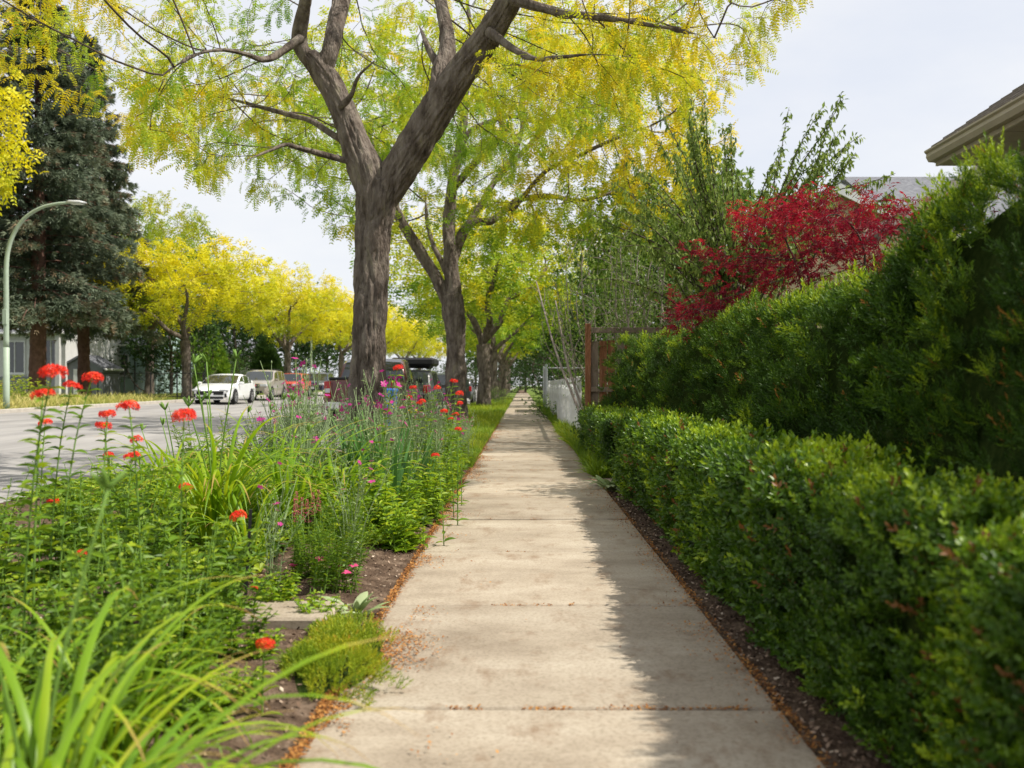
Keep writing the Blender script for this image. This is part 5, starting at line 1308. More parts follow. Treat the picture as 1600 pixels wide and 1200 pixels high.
window(hb, 2.4, -4.0, 1.8, 1.0, 1.4); window(hb, -1.2, -4.0, 1.8, 1.2, 1.3)
MB().tube([[3.4, -4.1, 0], [3.4, -4.1, 3.0]], [0.05, 0.05], 8).build('downpipe', M['trim'], hb)
shd = gable_house('garden_shed', 'small grey garden shed in front of the pale blue house', (-26.4, 59.5, bz(-26.4, 59.5)), 2.6, 2.4, 1.5, 0.55, M['grey_wall'], M['shingle'], 0.15, 'y')
MB().bevbox((0, -1.22, 0.75), (0.9, 0.05, 1.5), 0.01).build('door', M['white_trim'], shd)
gable_house('far_house', 'distant pale house glimpsed between the golden trees', (-33, 100, bz(-33, 100)), 12, 9, 3.2, 0.35, M['white_wall'], M['shingle'])

# black chain link fence across the street
M['black_metal'] = flat('black_metal', (0.015, 0.015, 0.016), 0.5)
cf = empty('chain_link_fence', (-19.3, 48, bz(-19.3, 48)))
FX = np.linspace(-1.6, 3.6, 5)
for x in FX: MB().tube([[x, 0, -0.1], [x, 0, 1.32]], [0.035, 0.035], 8).build('post', M['black_metal'], cf)
for z in (0.1, 1.26): MB().tube([[-1.6, 0, z], [3.6, 0, z]], [0.022, 0.022], 6).build('rail', M['black_metal'], cf)
mb = MB()
for s in (-1, 1):
    for x in np.arange(-1.6 - 1.2, 3.6 + 1.2, 0.09):
        xa, xb = x, x + s*1.16; za, zb_ = 0.1, 1.26
        if xb < -1.6 or xa < -1.6 or xa > 3.6 or xb > 3.6: continue
        mb.tube([[xa, 0.004*s, za], [xb, 0.004*s, zb_]], [0.004, 0.004], 3, cap=False)
o = mb.build('wire_mesh', M['black_metal'], cf); o['kind'] = 'stuff'
for x in (2.3, 3.0): MB().tube([[x + 1.2, -1.6, -0.1], [x + 1.2, -1.6, 1.7]], [0.03, 0.03], 8).build('gate_post', M['black_metal'], cf)
tag(cf, 'black chain link fence in front of the pale blue house', 'fence')

# ------------------------------------------------------------------ houses on the right, above the hedge
hr = empty('near_house', (5.0, 7.0, 0.0))           # eave edge at x = 0 of this frame
PIT = 0.68; ZE = 3.86; YA, YB = -7.5, 4.75
def roof_slab(mb, x0, z0, x1, z1, ya, yb, t):
    mb.poly_prism([(x0, z0), (x1, z1), (x1, z1 + t), (x0, z0 + t)], ya, yb, 'y')
mb = MB(); roof_slab(mb, -0.02, ZE + 0.06, 5.6, ZE + 0.06 + 5.62*PIT, YA, YB, 0.05); rfo = mb.build('roof', M['brown_shingle'], hr)
ncr = 12
for q in range(ncr):                               # shingle courses at the eave, each a lapped strip
    xa = q*0.14; m3 = MB(); roof_slab(m3, xa - 0.045, ZE + 0.112 + (xa - 0.025)*PIT, xa + 0.13, ZE + 0.112 + (xa + 0.13)*PIT, YA, YB + 0.02, 0.016 + 0.004*(q % 2)); m3.build('shingle_course', M['brown_shingle'], rfo)
mb = MB(); mb.poly_prism([(0.0, ZE - 0.14), (0.03, ZE - 0.14), (0.03, ZE + 0.05), (0.0, ZE + 0.05)], YA, YB, 'y'); mb.build('fascia', M['beige'], hr)
mb = MB(); mb.poly_prism([(-0.002, ZE - 0.09), (-0.075, ZE - 0.085), (-0.105, ZE - 0.03), (-0.10, ZE + 0.01), (-0.125, ZE + 0.03), (-0.125, ZE + 0.05), (-0.11, ZE + 0.05), (-0.002, ZE + 0.045)], YA, YB + 0.03, 'y'); mb.build('gutter', M['beige'], hr)
for q, ypos in enumerate(np.arange(YA + 0.05, YB - 0.05, 0.2)):   # soffit boards
    MB().box((0.34, ypos + 0.1, ZE - 0.13), (0.62, 0.188, 0.012 + 0.004*(q % 2))).build('soffit_board', M['soffit'], hr)
mb = MB(); mb.box((3.1, (YA + YB - 0.7)/2, (ZE - 0.15)/2), (4.9, YB - 0.7 - YA, ZE - 0.15)); mb.poly_prism([(0.66, ZE - 0.15), (5.5, ZE - 0.15), (5.5, ZE + 3.4), (0.66, ZE + 0.3)], YA + 0.2, YB - 0.72, 'y'); mb.build('wall', M['beige_wall'], hr)
mb = MB(); roof_slab(mb, 0.0, ZE - 0.10, 5.6, ZE - 0.10 + 5.6*PIT, YB + 0.002, YB + 0.03, 0.16); mb.build('rake_board', M['beige'], hr)
for ypos in np.arange(YA + 0.6, YB, 1.2): MB().bevbox((-0.062, ypos, ZE + 0.052), (0.12, 0.025, 0.012), 0.003).build('gutter_bracket', M['beige'], hr)
tag(hr, 'beige eave and dark shingle roof of the house at top right', 'house')
hp = empty('porch_roof', (5.0, 12.7, 0.0))
mb = MB(); roof_slab(mb, 0.0, 3.10, 2.6, 3.10 + 2.6*0.6, 0.0, 3.0, 0.12); mb.build('roof', M['brown_shingle'], hp)
mb = MB(); roof_slab(mb, -0.02, 3.03, 2.6, 3.03 + 2.62*0.6, -0.04, -0.002, 0.16); mb.build('rake_board', M['brown_shingle'], hp)
MB().box((1.6, 1.5, 1.5), (2.0, 2.7, 3.0)).build('wall', M['beige_wall'], hp)
tag(hp, 'brown sloping lower roof below the eave at right', 'porch')
hf = gable_house('grey_roof_house', 'house with long grey shingle roof behind the red maple', (14.0, 27.0, 0.0), 9.4, 8.0, 4.7, 0.5, M['beige_wall'], M['shingle'])
mb = MB(); mb.poly_prism([(-2.3, 0), (2.3, 0), (2.3, 4.2), (0, 5.35), (-2.3, 4.2)], -1.4, 2.5, 'y'); gw = mb.build('gable_wing', M['tan'], hf); gw.location = (-7.0, -4.0, 0)
mb = MB(); mb.poly_prism([(-2.7, 4.0), (0, 5.35), (0, 5.55), (-2.7, 4.2)], -1.6, 2.5, 'y').poly_prism([(0, 5.35), (2.7, 4.0), (2.7, 4.2), (0, 5.55)], -1.6, 2.5, 'y'); gr = mb.build('gable_roof', M['shingle'], hf); gr.location = (-7.0, -4.0, 0)
mb = MB(); mb.poly_prism([(-2.72, 3.92), (0, 5.27), (0, 5.50), (-2.72, 4.15)], -1.66, -1.604, 'y').poly_prism([(0, 5.27), (2.72, 3.92), (2.72, 4.15), (0, 5.50)], -1.66, -1.604, 'y'); bg2 = mb.build('barge_board', M['white_trim'], hf); bg2.location = (-7.0, -4.0, 0)

# ------------------------------------------------------------------ fences on the right
M['cedar'] = surf_mat('stained_cedar', [(0.3, (0.13, 0.055, 0.028)), (0.5, (0.23, 0.10, 0.05)), (0.7, (0.33, 0.17, 0.10))], 5.0, 0.85, 0.5, 40, stretch=(4, 4, 0.5), spec=0.15)
M['cedar_grey'] = surf_mat('weathered_cedar', [(0.3, (0.16, 0.12, 0.095)), (0.7, (0.28, 0.22, 0.17))], 6.0, 0.9, 0.5, 40, stretch=(4, 4, 0.5), spec=0.15)
wf = empty('wooden_fence', (1.2, 17.6, 0.0))
for x in (0.0, 2.0, 4.0): MB().bevbox((x, 0, 1.07), (0.1, 0.1, 2.24 if x == 0 else 2.1), 0.008).build('post', M['cedar'], wf)
for z, h_ in ((2.07, 0.1), (1.0, 0.09), (0.25, 0.09)):
    for x in (1.0, 3.0): MB().bevbox((x, -0.02, z), (1.9, 0.045, h_), 0.006).build('rail', M['cedar_grey'], wf)
for i, x in enumerate(np.arange(0.125, 3.95, 0.152)):
    if abs(x - 2.0) < 0.1: continue
    MB().bevbox((x, 0.028 + 0.006*(i % 2), 0.96 + 0.01*(i % 3)), (0.138, 0.02, 1.82), 0.004).build('board', M['cedar'] if i % 3 else M['cedar_grey'], wf)
tag(wf, 'stained wooden fence with a tall post showing above the hedge end', 'fence')
M['picket'] = flat('white_picket_paint', (0.68, 0.68, 0.66), 0.7)
pf = empty('picket_fence', (1.08, 18.2, 0.0))
pk = MB(); pk.poly_prism([(-0.04, 0.05), (0.04, 0.05), (0.04, 1.0), (0.0, 1.08), (-0.04, 1.0)], -0.01, 0.01, 'x'); pkm = pk.mesh('picket', M['picket'])
for i in range(66):
    y = 0.2 + i*0.30
    if i % 8 == 0: MB().bevbox((0, y, 0.62), (0.1, 0.1, 1.24), 0.012).build('post', M['picket'], pf)
    else:
        p_ = link('picket', pkm, pf); p_.location = (-0.03, y, random.uniform(-0.02, 0.02)); p_.rotation_euler = (random.uniform(-0.04, 0.04), 0, 0)
for z in (0.3, 0.85): MB().box((0.012, 10.1, z), (0.04, 20.0, 0.08)).build('rail', M['picket'], pf)
tag(pf, 'white picket fence along the right of the sidewalk', 'fence')
M['galv'] = flat('galvanised_steel', (0.42, 0.44, 0.45), 0.4, metal=0.6)
cg = empty('chain_link_gate', (0.98, 38.0, 0.0))
for y in (0.0, 1.6, 5.0): MB().tube([[0, y, -0.1], [0, y, 1.9]], [0.04, 0.04], 8).build('post', M['galv'], cg)
MB().tube([[0, 0, 1.78], [0, 5.0, 1.78]], [0.025, 0.025], 6).build('top_rail', M['galv'], cg)
MB().box((0.03, 2.5, 0.95), (0.02, 4.9, 1.6)).build('privacy_screen', M['trim'], cg)
MB().tube([[0, 1.6, 1.78], [1.6, 1.6, 1.78]], [0.025, 0.025], 6).build('gate_rail', M['galv'], cg)
tag(cg, 'grey steel gate posts and dark screen far along the right', 'gate')
# bare leaning stems beside the fence post
for i, (a, b_, lb) in enumerate([((1.25, 16.9, 0), W(838, 440, 19.5), 'long bare stem leaning over towards the sidewalk'), ((1.3, 17.2, 0), W(868, 470, 18.6), 'shorter bare stem rising left of the fence post')]):
    a = np.array(a); mid = (a + b_)/2 + np.array([-0.12, 0, 0.1]); rt = empty('leaning_stem', a)
    MB().tube(catmull([a - a, (a*0.7 + mid*0.3) - a, mid - a, b_ - a], 6), np.linspace(0.035, 0.012, 19), 7).build('stem', M['grey_twig'], rt, True)
    m4 = MB(); d0 = b_ - a
    for q in range(9):
        t = 0.35 + 0.07*q; p0 = d0*t; m4.tube([p0, p0 + np.array([random.uniform(-.25, .25), random.uniform(-.3, .3), random.uniform(.15, .5)])], [0.008, 0.003], 4, cap=False)
    o = m4.build('twigs', M['grey_twig'], rt); o['kind'] = 'stuff'
    tag(rt, lb, 'shrub stem', 'bare stems by the fence post')

# ------------------------------------------------------------------ plants of the flower bed
def bed_h(x, y):
    return float(bed_z(np.array([[x]], float), np.array([[y]], float))[0, 0]) if y < 14 else 0.03
def XG(px, Y): return (px - CX) * Y / F

def arch_leaf(L, w, th0, bend, seg=12, fold=0.35, twist=0.0, power=1.4):
    """blade growing from the origin, leaning th0 from upright towards +X and arching over by `bend` radians"""
    t = np.linspace(0, 1, seg + 1); th = th0 + bend * t ** power
    dx, dz = np.sin(th), np.cos(th); ds = L / seg
    x = np.concatenate([[0], np.cumsum((dx[1:] + dx[:-1]) / 2 * ds)]); z = np.concatenate([[0], np.cumsum((dz[1:] + dz[:-1]) / 2 * ds)])
    ww = w / 2 * np.clip(0.65 + 1.2 * t, 0, 1) * (1 - t ** 3.0) + 0.0006
    nx, nz = np.cos(th), -np.sin(th); V = []
    tw = twist * t
    for i in range(seg + 1):
        f = fold * ww[i]
        for s in (-1, 0, 1):
            up = f if s else 0.0
            V.append([x[i] - nx[i]*(-up) + nx[i]*s*ww[i]*math.sin(tw[i]), s*ww[i]*math.cos(tw[i]), z[i] - nz[i]*(-up)])
    Fq = []
    for i in range(seg):
        a, b = i*3, i*3 + 3; Fq += [[a, b, b+1, a+1], [a+1, b+1, b+2, a+2]]
    return np.array(V), [np.array(Fq)]

def leaf_objs(root, variants, n, r, g, s=(0.8, 1.15), lean=0.0, name='leaf', flat=None):
    for i in range(n):
        o = link(name, variants[g.integers(0, len(variants))], root)
        a = g.uniform(0, 2*PI) if flat is None else flat + (0 if i % 2 else PI) + g.normal()*0.35
        rr = r * math.sqrt(g.random()); o.location = (math.cos(a)*rr, math.sin(a)*rr, -0.01)
        o.rotation_euler = (g.normal()*0.08, g.normal()*0.10 + lean, a + g.normal()*0.5); o.scale = (g.uniform(*s),)*3
def one_mesh(name, tpl, mat, rnd):
    V = tpl[0]; n = len(V); r_ = np.clip(rnd + 0.25*(fbm(V*14 + rnd*9, 2, 3) - 0.5) + 0.12*np.linspace(0, 1, n), 0, 0.92)
    if mat is M['lily'] and rnd > 0.3: r_[-6:] = 1.0; r_[-9:-6] = 0.96
    return make_mesh(name, V, tpl[1], mat, {'rnd': r_}, True)

lily_v = [one_mesh('leaf', arch_leaf(L, w, t0, b, 12, 0.35, tw), M['lily'], h) for L, w, t0, b, tw, h in [(0.95, 0.022, 0.12, 1.9, 0.3, 0.35), (0.85, 0.020, 0.2, 2.2, -0.3, 0.55), (1.0, 0.024, 0.05, 1.6, 0.5, 0.45), (0.75, 0.019, 0.3, 1.7, -0.4, 0.7), (0.9, 0.022, 0.1, 2.5, 0.2, 0.25), (0.65, 0.018, 0.15, 1.2, 0.3, 0.85), (0.8, 0.021, 0.25, 1.4, -0.5, 0.15), (0.95, 0.021, 0.18, 2.0, 0.6, 0.62)]]
iris_v = [one_mesh('leaf', arch_leaf(L, w, t0, b, 8, 0.12, tw), M['iris'], h) for L, w, t0, b, tw, h in [(0.62, 0.032, 0.05, 0.25, 0.2, 0.3), (0.70, 0.034, 0.12, 0.35, -0.2, 0.5), (0.55, 0.03, 0.2, 0.5, 0.3, 0.7), (0.66, 0.03, 0.02, 0.8, 0.1, 0.15)]]
ear_v = [one_mesh('leaf', (lambda t: (t[0] @ np.array([[0.45, 0, 0.89], [0, 1, 0], [-0.89, 0, 0.45]]).T if False else t[0], t[1]))(arch_leaf(L, w, t0, b, 7, 0.25, 0.1, 1.0)), M['silver'], h) for L, w, t0, b, h in [(0.15, 0.045, 0.5, 1.0, 0.5), (0.18, 0.05, 0.8, 1.1, 0.8), (0.12, 0.04, 0.3, 0.8, 0.3)]]

def daylily(loc, n, seed, label, s=1.0, scapes=3, r=0.12, sh=0.95):
    g = np.random.default_rng(seed); root = empty('daylily_clump', loc, g.uniform(0, 6), s)
    leaf_objs(root, lily_v, n, r, g, (0.75, 1.2), 0.30 if loc[1] < 2.5 else 0.0)
    for k in range(scapes):
        a = g.uniform(0, 6.28); h_ = sh * g.uniform(0.8, 1.1); tip = np.array([math.cos(a)*0.16, math.sin(a)*0.16, h_]); m = MB()
        m.tube(catmull([[0, 0, 0], tip*np.array([.3, .3, .5]), tip], 4), np.linspace(0.006, 0.0035, 9), 5)
        sc = m.build('flower_stalk', M['stem'], root, True); mb = MB()
        for q in range(4):
            d = norm(np.array([g.normal()*0.5, g.normal()*0.5, 1.0])); mb.tube([tip, tip + d*0.015, tip + d*0.04, tip + d*0.06], [0.003, 0.006, 0.007, 0.002], 5)
        mb.build('buds', M['stem'], sc, True)
    tag(root, label, 'daylily', 'daylily clumps'); return root

# Maltese cross: stem, paired leaves, domed head of small scarlet florets
petal = (np.array([[0, 0, 0], [0.6, -0.26, 0.10], [1.0, -0.2, 0.02], [0.85, 0, 0.05], [1.0, 0.2, 0.02], [0.6, 0.26, 0.10]]), [np.array([[0, 1, 2, 3], [0, 3, 4, 5]])])
floret = merge([xf(petal, (0, 0, 0), (math.cos(a), math.sin(a), 0.25), (0, 0, 1), 1.0) for a in np.linspace(0, 2*PI, 5, endpoint=False)])
def head_mesh(seed, n=34, flatn=0.55):
    g = np.random.default_rng(seed); cl = Cloud(); i = np.arange(n); ph = np.arccos(1 - (i + 0.5)/n*1.05); a = i*2.39996
    d = np.stack([np.sin(ph)*np.cos(a), np.sin(ph)*np.sin(a), np.cos(ph)], -1); P = d*np.array([0.034, 0.034, 0.034*flatn]) + g.normal(size=(n, 3))*0.003
    # floret frame: z along d
    R = frames(np.cross(d, g.normal(size=(n, 3))), (0, 0, 1)); z = d; x = R[:, :, 0]; R = np.stack([x, np.cross(z, x), z], -1)
    cl.add(floret, P, R, 0.0125*g.uniform(0.8, 1.15, n), np.clip(0.45 + g.normal(size=n)*0.3, 0, 1))
    return cl.mesh('flower_head', M['red_petal'])
heads = [head_mesh(s, 34, f) for s, f in ((1, 0.6), (2, 0.35), (3, 0.8))]
def stem_mesh(seed, h_, pairs, ll, lw, mat, stem_mat, lean=0.10, whorl=2, tpl_d=0.35, up=0.5, top_small=0.6, r=0.0035):
    g = np.random.default_rng(seed); a = g.uniform(0, 6.28); tip = np.array([math.cos(a)*lean*h_, math.sin(a)*lean*h_, h_])
    path = catmull([[0, 0, -0.02], tip*np.array([0.15, 0.15, 0.4]), tip*np.array([0.5, 0.5, 0.75]), tip], 4)
    sm = MB().tube(path, np.linspace(r*1.3, r*0.7, len(path)), 5).mesh('stem', stem_mat, True)
    tp = T_oval(1, lw/ll, 0.12, tpl_d); cl = Cloud(); P, D, S = [], [], []
    for k in range(pairs):
        t = 0.06 + 0.9*k/pairs; p = np.array([np.interp(t, np.linspace(0, 1, len(path)), path[:, q]) for q in range(3)])
        for w_ in range(whorl):
            an = k*PI/whorl*1.0 + w_*2*PI/whorl + g.normal()*0.25; P.append(p); D.append([math.cos(an), math.sin(an), up + g.normal()*0.2]); S.append(ll*(1 - (1 - top_small)*t)*g.uniform(0.75, 1.15))
    P, D, S = np.array(P), np.array(D), np.array(S)
    cl.add(tp, P, frames(D, (0, 0, 1), g.normal(size=len(P))*0.3), S, np.clip(0.5 + g.normal(size=len(P))*0.22, 0, 1))
    return sm, cl.mesh('leaves', mat), tip
cross_v = {h_: [stem_mesh(int(h_*100) + s, h_, int(6 + h_*12), 0.085, 0.034, M['herb'], M['stem'], 0.14) for s in range(2)] for h_ in (0.3, 0.5, 0.7, 0.9, 1.1)}
def maltese(px, py, Y, label, hi=0, size=1.0, seed=0, group='scarlet Maltese cross flowers'):
    x = XG(px, Y); z = H - (py - CY)*Y/F; b = bed_h(x, Y); h_ = max(z - b, 0.12)
    key = min(cross_v, key=lambda q: abs(q - h_)); sm, lm, tip = cross_v[key][seed % 2]; sc = h_/tip[2]
    root = empty('maltese_cross', (x - tip[0]*sc, Y - tip[1]*sc, b), 0.0)
    for nm, me in (('stem', sm), ('leaves', lm)): o = link(nm, me, root); o.scale = (sc,)*3
    fh = link('flower_head', heads[hi % 3], root); fh.location = (tip[0]*sc, tip[1]*sc, h_ - 0.015); fh.scale = (size,)*3; fh.rotation_euler = (random.uniform(-.2, .2), random.uniform(-.2, .2), random.uniform(0, 6))
    tag(root, label, 'flower', group); return root
ML = [(83, 577, 3.3, 'large scarlet flower head, highest at the far left', 0, 1.2), (68, 610, 3.7, 'scarlet flower head just below the highest one at left', 1, 1.05), (113, 598, 4.3, 'scarlet flower head between the highest head and its right neighbour', 1, 1.0), (145, 586, 3.9, 'scarlet flower head on a straight stem against the distant fence', 0, 1.05),
    (201, 630, 3.9, 'wide scarlet flower head near the kerb across the road', 1, 1.1), (168, 643, 4.4, 'scarlet flower head, upper of a close pair over the road', 1, 1.0), (162, 661, 4.5, 'scarlet flower head, lower of a close pair over the road', 1, 1.0), (71, 656, 5.0, 'small scarlet head on a leafy stem at far left over the road', 1, 0.9),
    (213, 684, 5.2, 'small scarlet head below the wide one', 2, 0.85), (207, 708, 4.8, 'flat scarlet head low among pale stems at left', 1, 1.0), (170, 708, 5.6, 'tiny scarlet head beside the flat low one', 2, 0.75), (288, 645, 3.5, 'big scarlet head in front of the white sedan', 0, 1.15),
    (290, 757, 5.0, 'flat orange red head in front of the daylily leaves', 1, 0.95), (372, 803, 4.6, 'lone scarlet head beside the black stake', 2, 1.0), (83, 779, 5.0, 'half hidden scarlet head low at far left', 1, 0.8), (127, 860, 4.2, 'scarlet head low among the left foliage', 2, 0.6), (415, 1000, 3.15, 'scarlet head near the ground beside the stone paver', 0, 0.8), (397, 914, 4.4, 'tiny orange head close to the bare soil', 2, 0.45)]
for i, (px, py, Y, lb, hi, sz) in enumerate(ML): maltese(px, py, Y, lb, hi, sz, i)
MR = [(622, 572, 7.0, 'scarlet head standing highest in front of the nearest trunk'), (709, 593, 8.6, 'scarlet head in front of the second tree trunk'), (718, 613, 8.4, 'scarlet head just below the one at the second trunk'), (718, 628, 8.8, None), (645, 603, 8.5, None), (683, 604, 9.0, None), (694, 640, 8.0, None), (712, 645, 8.6, None), (660, 625, 8.2, None), (716, 668, 7.6, None), (680, 708, 6.6, None), (655, 628, 9.2, None), (640, 618, 9.6, None), (705, 652, 9.0, None)]
for i, (px, py, Y, lb) in enumerate(MR): maltese(px, py, Y, lb or 'small scarlet heads scattered among the silvery stems by the trunks', i, 0.95 - 0.02*i, i)

# leafy clumps without flowers
def clump(name, seed, stems, h_, pairs, ll, lw, mat, spread, whorl=2, up=0.5, lean=0.25, cat='plant', stem_mat='stem'):
    g = np.random.default_rng(seed); root = empty(name); S, Lv = MB(), Cloud()
    tp = T_oval(1, lw/ll, 0.12, 0.35)
    for k in range(stems):
        hh = h_*g.uniform(0.65, 1.1); a = g.uniform(0, 6.28); b = np.array([math.cos(a), math.sin(a), 0])*spread*math.sqrt(g.random()); tip = b*(1 + lean*2) + np.array([math.cos(a)*lean*hh*g.random(), math.sin(a)*lean*hh*g.random(), hh])
        path = catmull([b + [0, 0, -0.02], b*1.1 + [0, 0, hh*0.5], tip], 4); S.tube(path, np.linspace(0.004, 0.002, len(path)), 4, cap=False)
        P, D, Sz = [], [], []
        for q in range(pairs):
            t = 0.1 + 0.9*q/pairs; p = np.array([np.interp(t, np.linspace(0, 1, len(path)), path[:, z]) for z in range(3)])
            for w_ in range(whorl):
                an = q*PI/whorl + w_*2*PI/whorl + g.normal()*0.3; P.append(p); D.append([math.cos(an), math.sin(an), up + g.normal()*0.25]); Sz.append(ll*g.uniform(0.65, 1.15)*(1.05 - 0.45*t))
        P, D, Sz = np.array(P), np.array(D), np.array(Sz); t_h = np.clip(P[:, 2]/h_, 0, 1)
        Lv.add(tp, P, frames(D, (0, 0, 1), g.normal(size=len(P))*0.35), Sz, np.clip(0.35 + 0.25*t_h + g.normal(size=len(P))*0.2, 0, 1))
    o = S.build('stems', M[stem_mat], root, True); o['kind'] = 'stuff'; Lv.build('leaves', M[mat], root); root['category'] = cat
    return root
herbA = clump('leafy_perennial', 1, 12, 0.55, 11, 0.085, 0.030, 'herb', 0.14)
herbA2 = clump('leafy_perennial', 21, 11, 0.5, 9, 0.10, 0.036, 'herb', 0.15, 2, 0.35, 0.4)
herbB = clump('leafy_perennial', 2, 14, 0.42, 10, 0.095, 0.030, 'bright', 0.16, 3)
herbC = clump('leafy_perennial', 3, 16, 0.30, 8, 0.065, 0.030, 'herb', 0.18, 3, 0.4)
herbD = clump('leafy_perennial', 4, 10, 0.72, 15, 0.07, 0.022, 'bright', 0.12, 2, 0.6)
lowE = clump('low_leafy_plant', 5, 14, 0.14, 5, 0.06, 0.03, 'bright', 0.12, 3, 0.3)
ferny = clump('feathery_perennial', 6, 20, 0.38, 16, 0.045, 0.008, 'herb', 0.13, 4, 0.5)

def P_(root, x, y, rz, s, label, group, **k):
    o = spot(root, (x, y, bed_h(x, y)), rz, s, label, group, **k); o.rotation_euler[0] = random.gauss(0, 0.09); o.rotation_euler[1] = random.gauss(0, 0.09); o.scale[2] *= random.uniform(0.85, 1.2)
    return o
g6 = np.random.default_rng(66)
gl, gr_, gm = 'leafy perennials at the left of the bed', 'bright leafy perennials beside the sidewalk', 'leafy perennials in the middle of the bed'
for (x, y, s, lb) in [(-0.78, 6.35, 1.0, 'bright leafy clump spilling onto the sidewalk edge'), (-0.98, 6.9, 1.15, 'bright leafy clump just behind the one at the sidewalk edge'), (-0.80, 7.7, 1.05, 'bright leafy clump below the sword leaves beside the sidewalk'), (-1.28, 6.6, 1.0, 'bright leafy clump behind the pink spires'), (-0.82, 8.8, 1.0, 'bright leafy clumps along the sidewalk farther on'), (-0.84, 9.9, 0.95, 'bright leafy clumps along the sidewalk farther on'), (-0.86, 11.2, 0.9, 'bright leafy clumps along the sidewalk farther on'), (-0.9, 12.6, 0.9, 'bright leafy clumps along the sidewalk farther on')]:
    P_(herbB, x, y, g6.uniform(0, 6), s, lb, gr_)
for (x, y, s, lb) in [(-1.35, 4.25, 1.0, 'dense green clump left of the stone paver'), (-1.55, 4.6, 1.1, 'dense green clump behind the one by the paver'), (-1.15, 3.75, 0.8, 'low green clump between paver and foreground blades')]:
    P_(herbC, x, y, g6.uniform(0, 6), s, lb, 'dense green clumps by the paver')
for i in range(30):
    x, y = g6.uniform(-3.7, -1.75), g6.uniform(3.1, 7.2)
    if x > -1.2 - 0.12*y: x -= 0.5
    if 230 < CX + x/y*F < 460 and y > 4.4: continue
    P_((herbD, herbA, herbA2, herbA2, herbA)[i % 5], x, y, g6.uniform(0, 6), g6.uniform(0.75, 1.05)*(0.75 if x < -2.5 else 1.0), 'leafy green stems crowded together below the scarlet heads', gl)
for i in range(22):
    x, y = g6.uniform(-1.9, -1.05), g6.uniform(2.4, 4.1)
    P_(herbA if i % 2 else herbC, x, y, g6.uniform(0, 6), g6.uniform(0.6, 0.85), 'lush green leaves behind the foreground blades', gl)
for i in range(20):
    x, y = g6.uniform(-2.9, -0.95), g6.uniform(7.4, 12.5)
    P_(herbD if i % 3 else herbA, x, y, g6.uniform(0, 6), g6.uniform(0.8, 1.05), 'green stems filling the bed between the silvery plants', gm)
for i in range(14):
    x, y = g6.uniform(-1.45, -0.85), g6.uniform(2.5, 6.0)
    P_(lowE, x, y, g6.uniform(0, 6), g6.uniform(0.5, 0.9), 'small low seedlings dotted over the bare soil', 'small low plants on the soil')
for i in range(9):
    x, y = g6.uniform(-4.2, -2.2), g6.uniform(7.5, 12)
    P_(herbC if i % 2 else lowE, x, y, g6.uniform(0, 6), g6.uniform(0.8, 1.3), 'low greenery towards the kerb', 'low plants by the kerb')
P_(ferny, -1.12, 5.2, 0.4, 1.0, 'feathery clump carrying the pink spires', 'feathery clumps beside the soil patch'); P_(ferny, -0.98, 4.95, 2.4, 1.0, 'feathery clump with pink blossoms left of the bare soil', 'feathery clumps beside the soil patch'); P_(ferny, -1.05, 5.7, 4.4, 0.9, 'feathery clump behind the pink spires', 'feathery clumps beside the soil patch')

# daylilies
for i, (x, y, n, s, sc, lb) in enumerate([(-0.84, 1.5, 110, 0.92, 0, 'big blurred daylily clump closest to the camera'), (-0.98, 1.95, 90, 0.9, 2, 'daylily clump behind the closest one at lower left'), (-0.70, 0.95, 46, 0.72, 0, 'daylily clump at the very bottom left corner'), (-1.35, 2.45, 60, 0.85, 1, 'third daylily clump back from the lower left corner'), (-1.08, 2.6, 46, 0.62, 0, 'small daylily clump between the paver and the closest clumps'), (-1.95, 6.2, 100, 1.1, 6, 'tall daylily clump with bud stalks below the white sedan'), (-1.62, 6.7, 70, 1.0, 2, 'daylily clump right of the tall one'), (-2.35, 6.7, 60, 1.0, 2, 'daylily clump left of the tall one'), (-1.35, 7.1, 56, 0.95, 1, 'daylily clump between the tall one and the sword leaves'), (-2.0, 7.7, 60, 1.0, 3, 'daylily clump behind the tall one towards the road'), (-2.75, 7.4, 44, 0.9, 1, 'daylily clump nearest the road behind the scarlet heads'), (-1.62, 5.75, 30, 0.75, 0, 'short daylily clump in front of the tall one')]):
    daylily((x, y, bed_h(x, y)), n, 100 + i, lb, s, sc, 0.13, 0.98 if i == 5 else 0.85)
# sword leaved iris
for i, (x, y, n, s, lb) in enumerate([(-1.12, 7.9, 34, 1.2, 'clump of upright sword leaves in front of the trunk'), (-0.92, 8.4, 20, 1.0, 'clump of upright sword leaves nearer the sidewalk'), (-1.42, 8.2, 20, 1.05, 'clump of upright sword leaves left of the others'), (-1.0, 7.35, 24, 1.1, 'clump of upright sword leaves lowest in the bed')]):
    rt = empty('iris_clump', (x, y, bed_h(x, y)), i*0.7, s); leaf_objs(rt, iris_v, n, 0.16, np.random.default_rng(200 + i), (0.8, 1.2)); tag(rt, lb, 'iris', 'iris clumps')
# woolly silver rosettes
for i, (x, y, n, s, lb) in enumerate([(-0.78, 4.55, 12, 1.1, 'silver woolly rosette beside the stone paver'), (-0.92, 4.4, 9, 0.9, 'smaller silver rosette left of the woolly one'), (0.93, 10.15, 14, 1.9, 'silver leaved plant at the foot of the box hedge end'), (0.98, 10.6, 12, 1.7, 'silver leaved plant on the side path corner')]):
    rt = empty('silver_rosette', (x, y, bed_h(x, y) if x < 0 else 0.0), i, s); leaf_objs(rt, ear_v, n, 0.05, np.random.default_rng(230 + i)); tag(rt, lb, 'plant', 'silver rosettes')

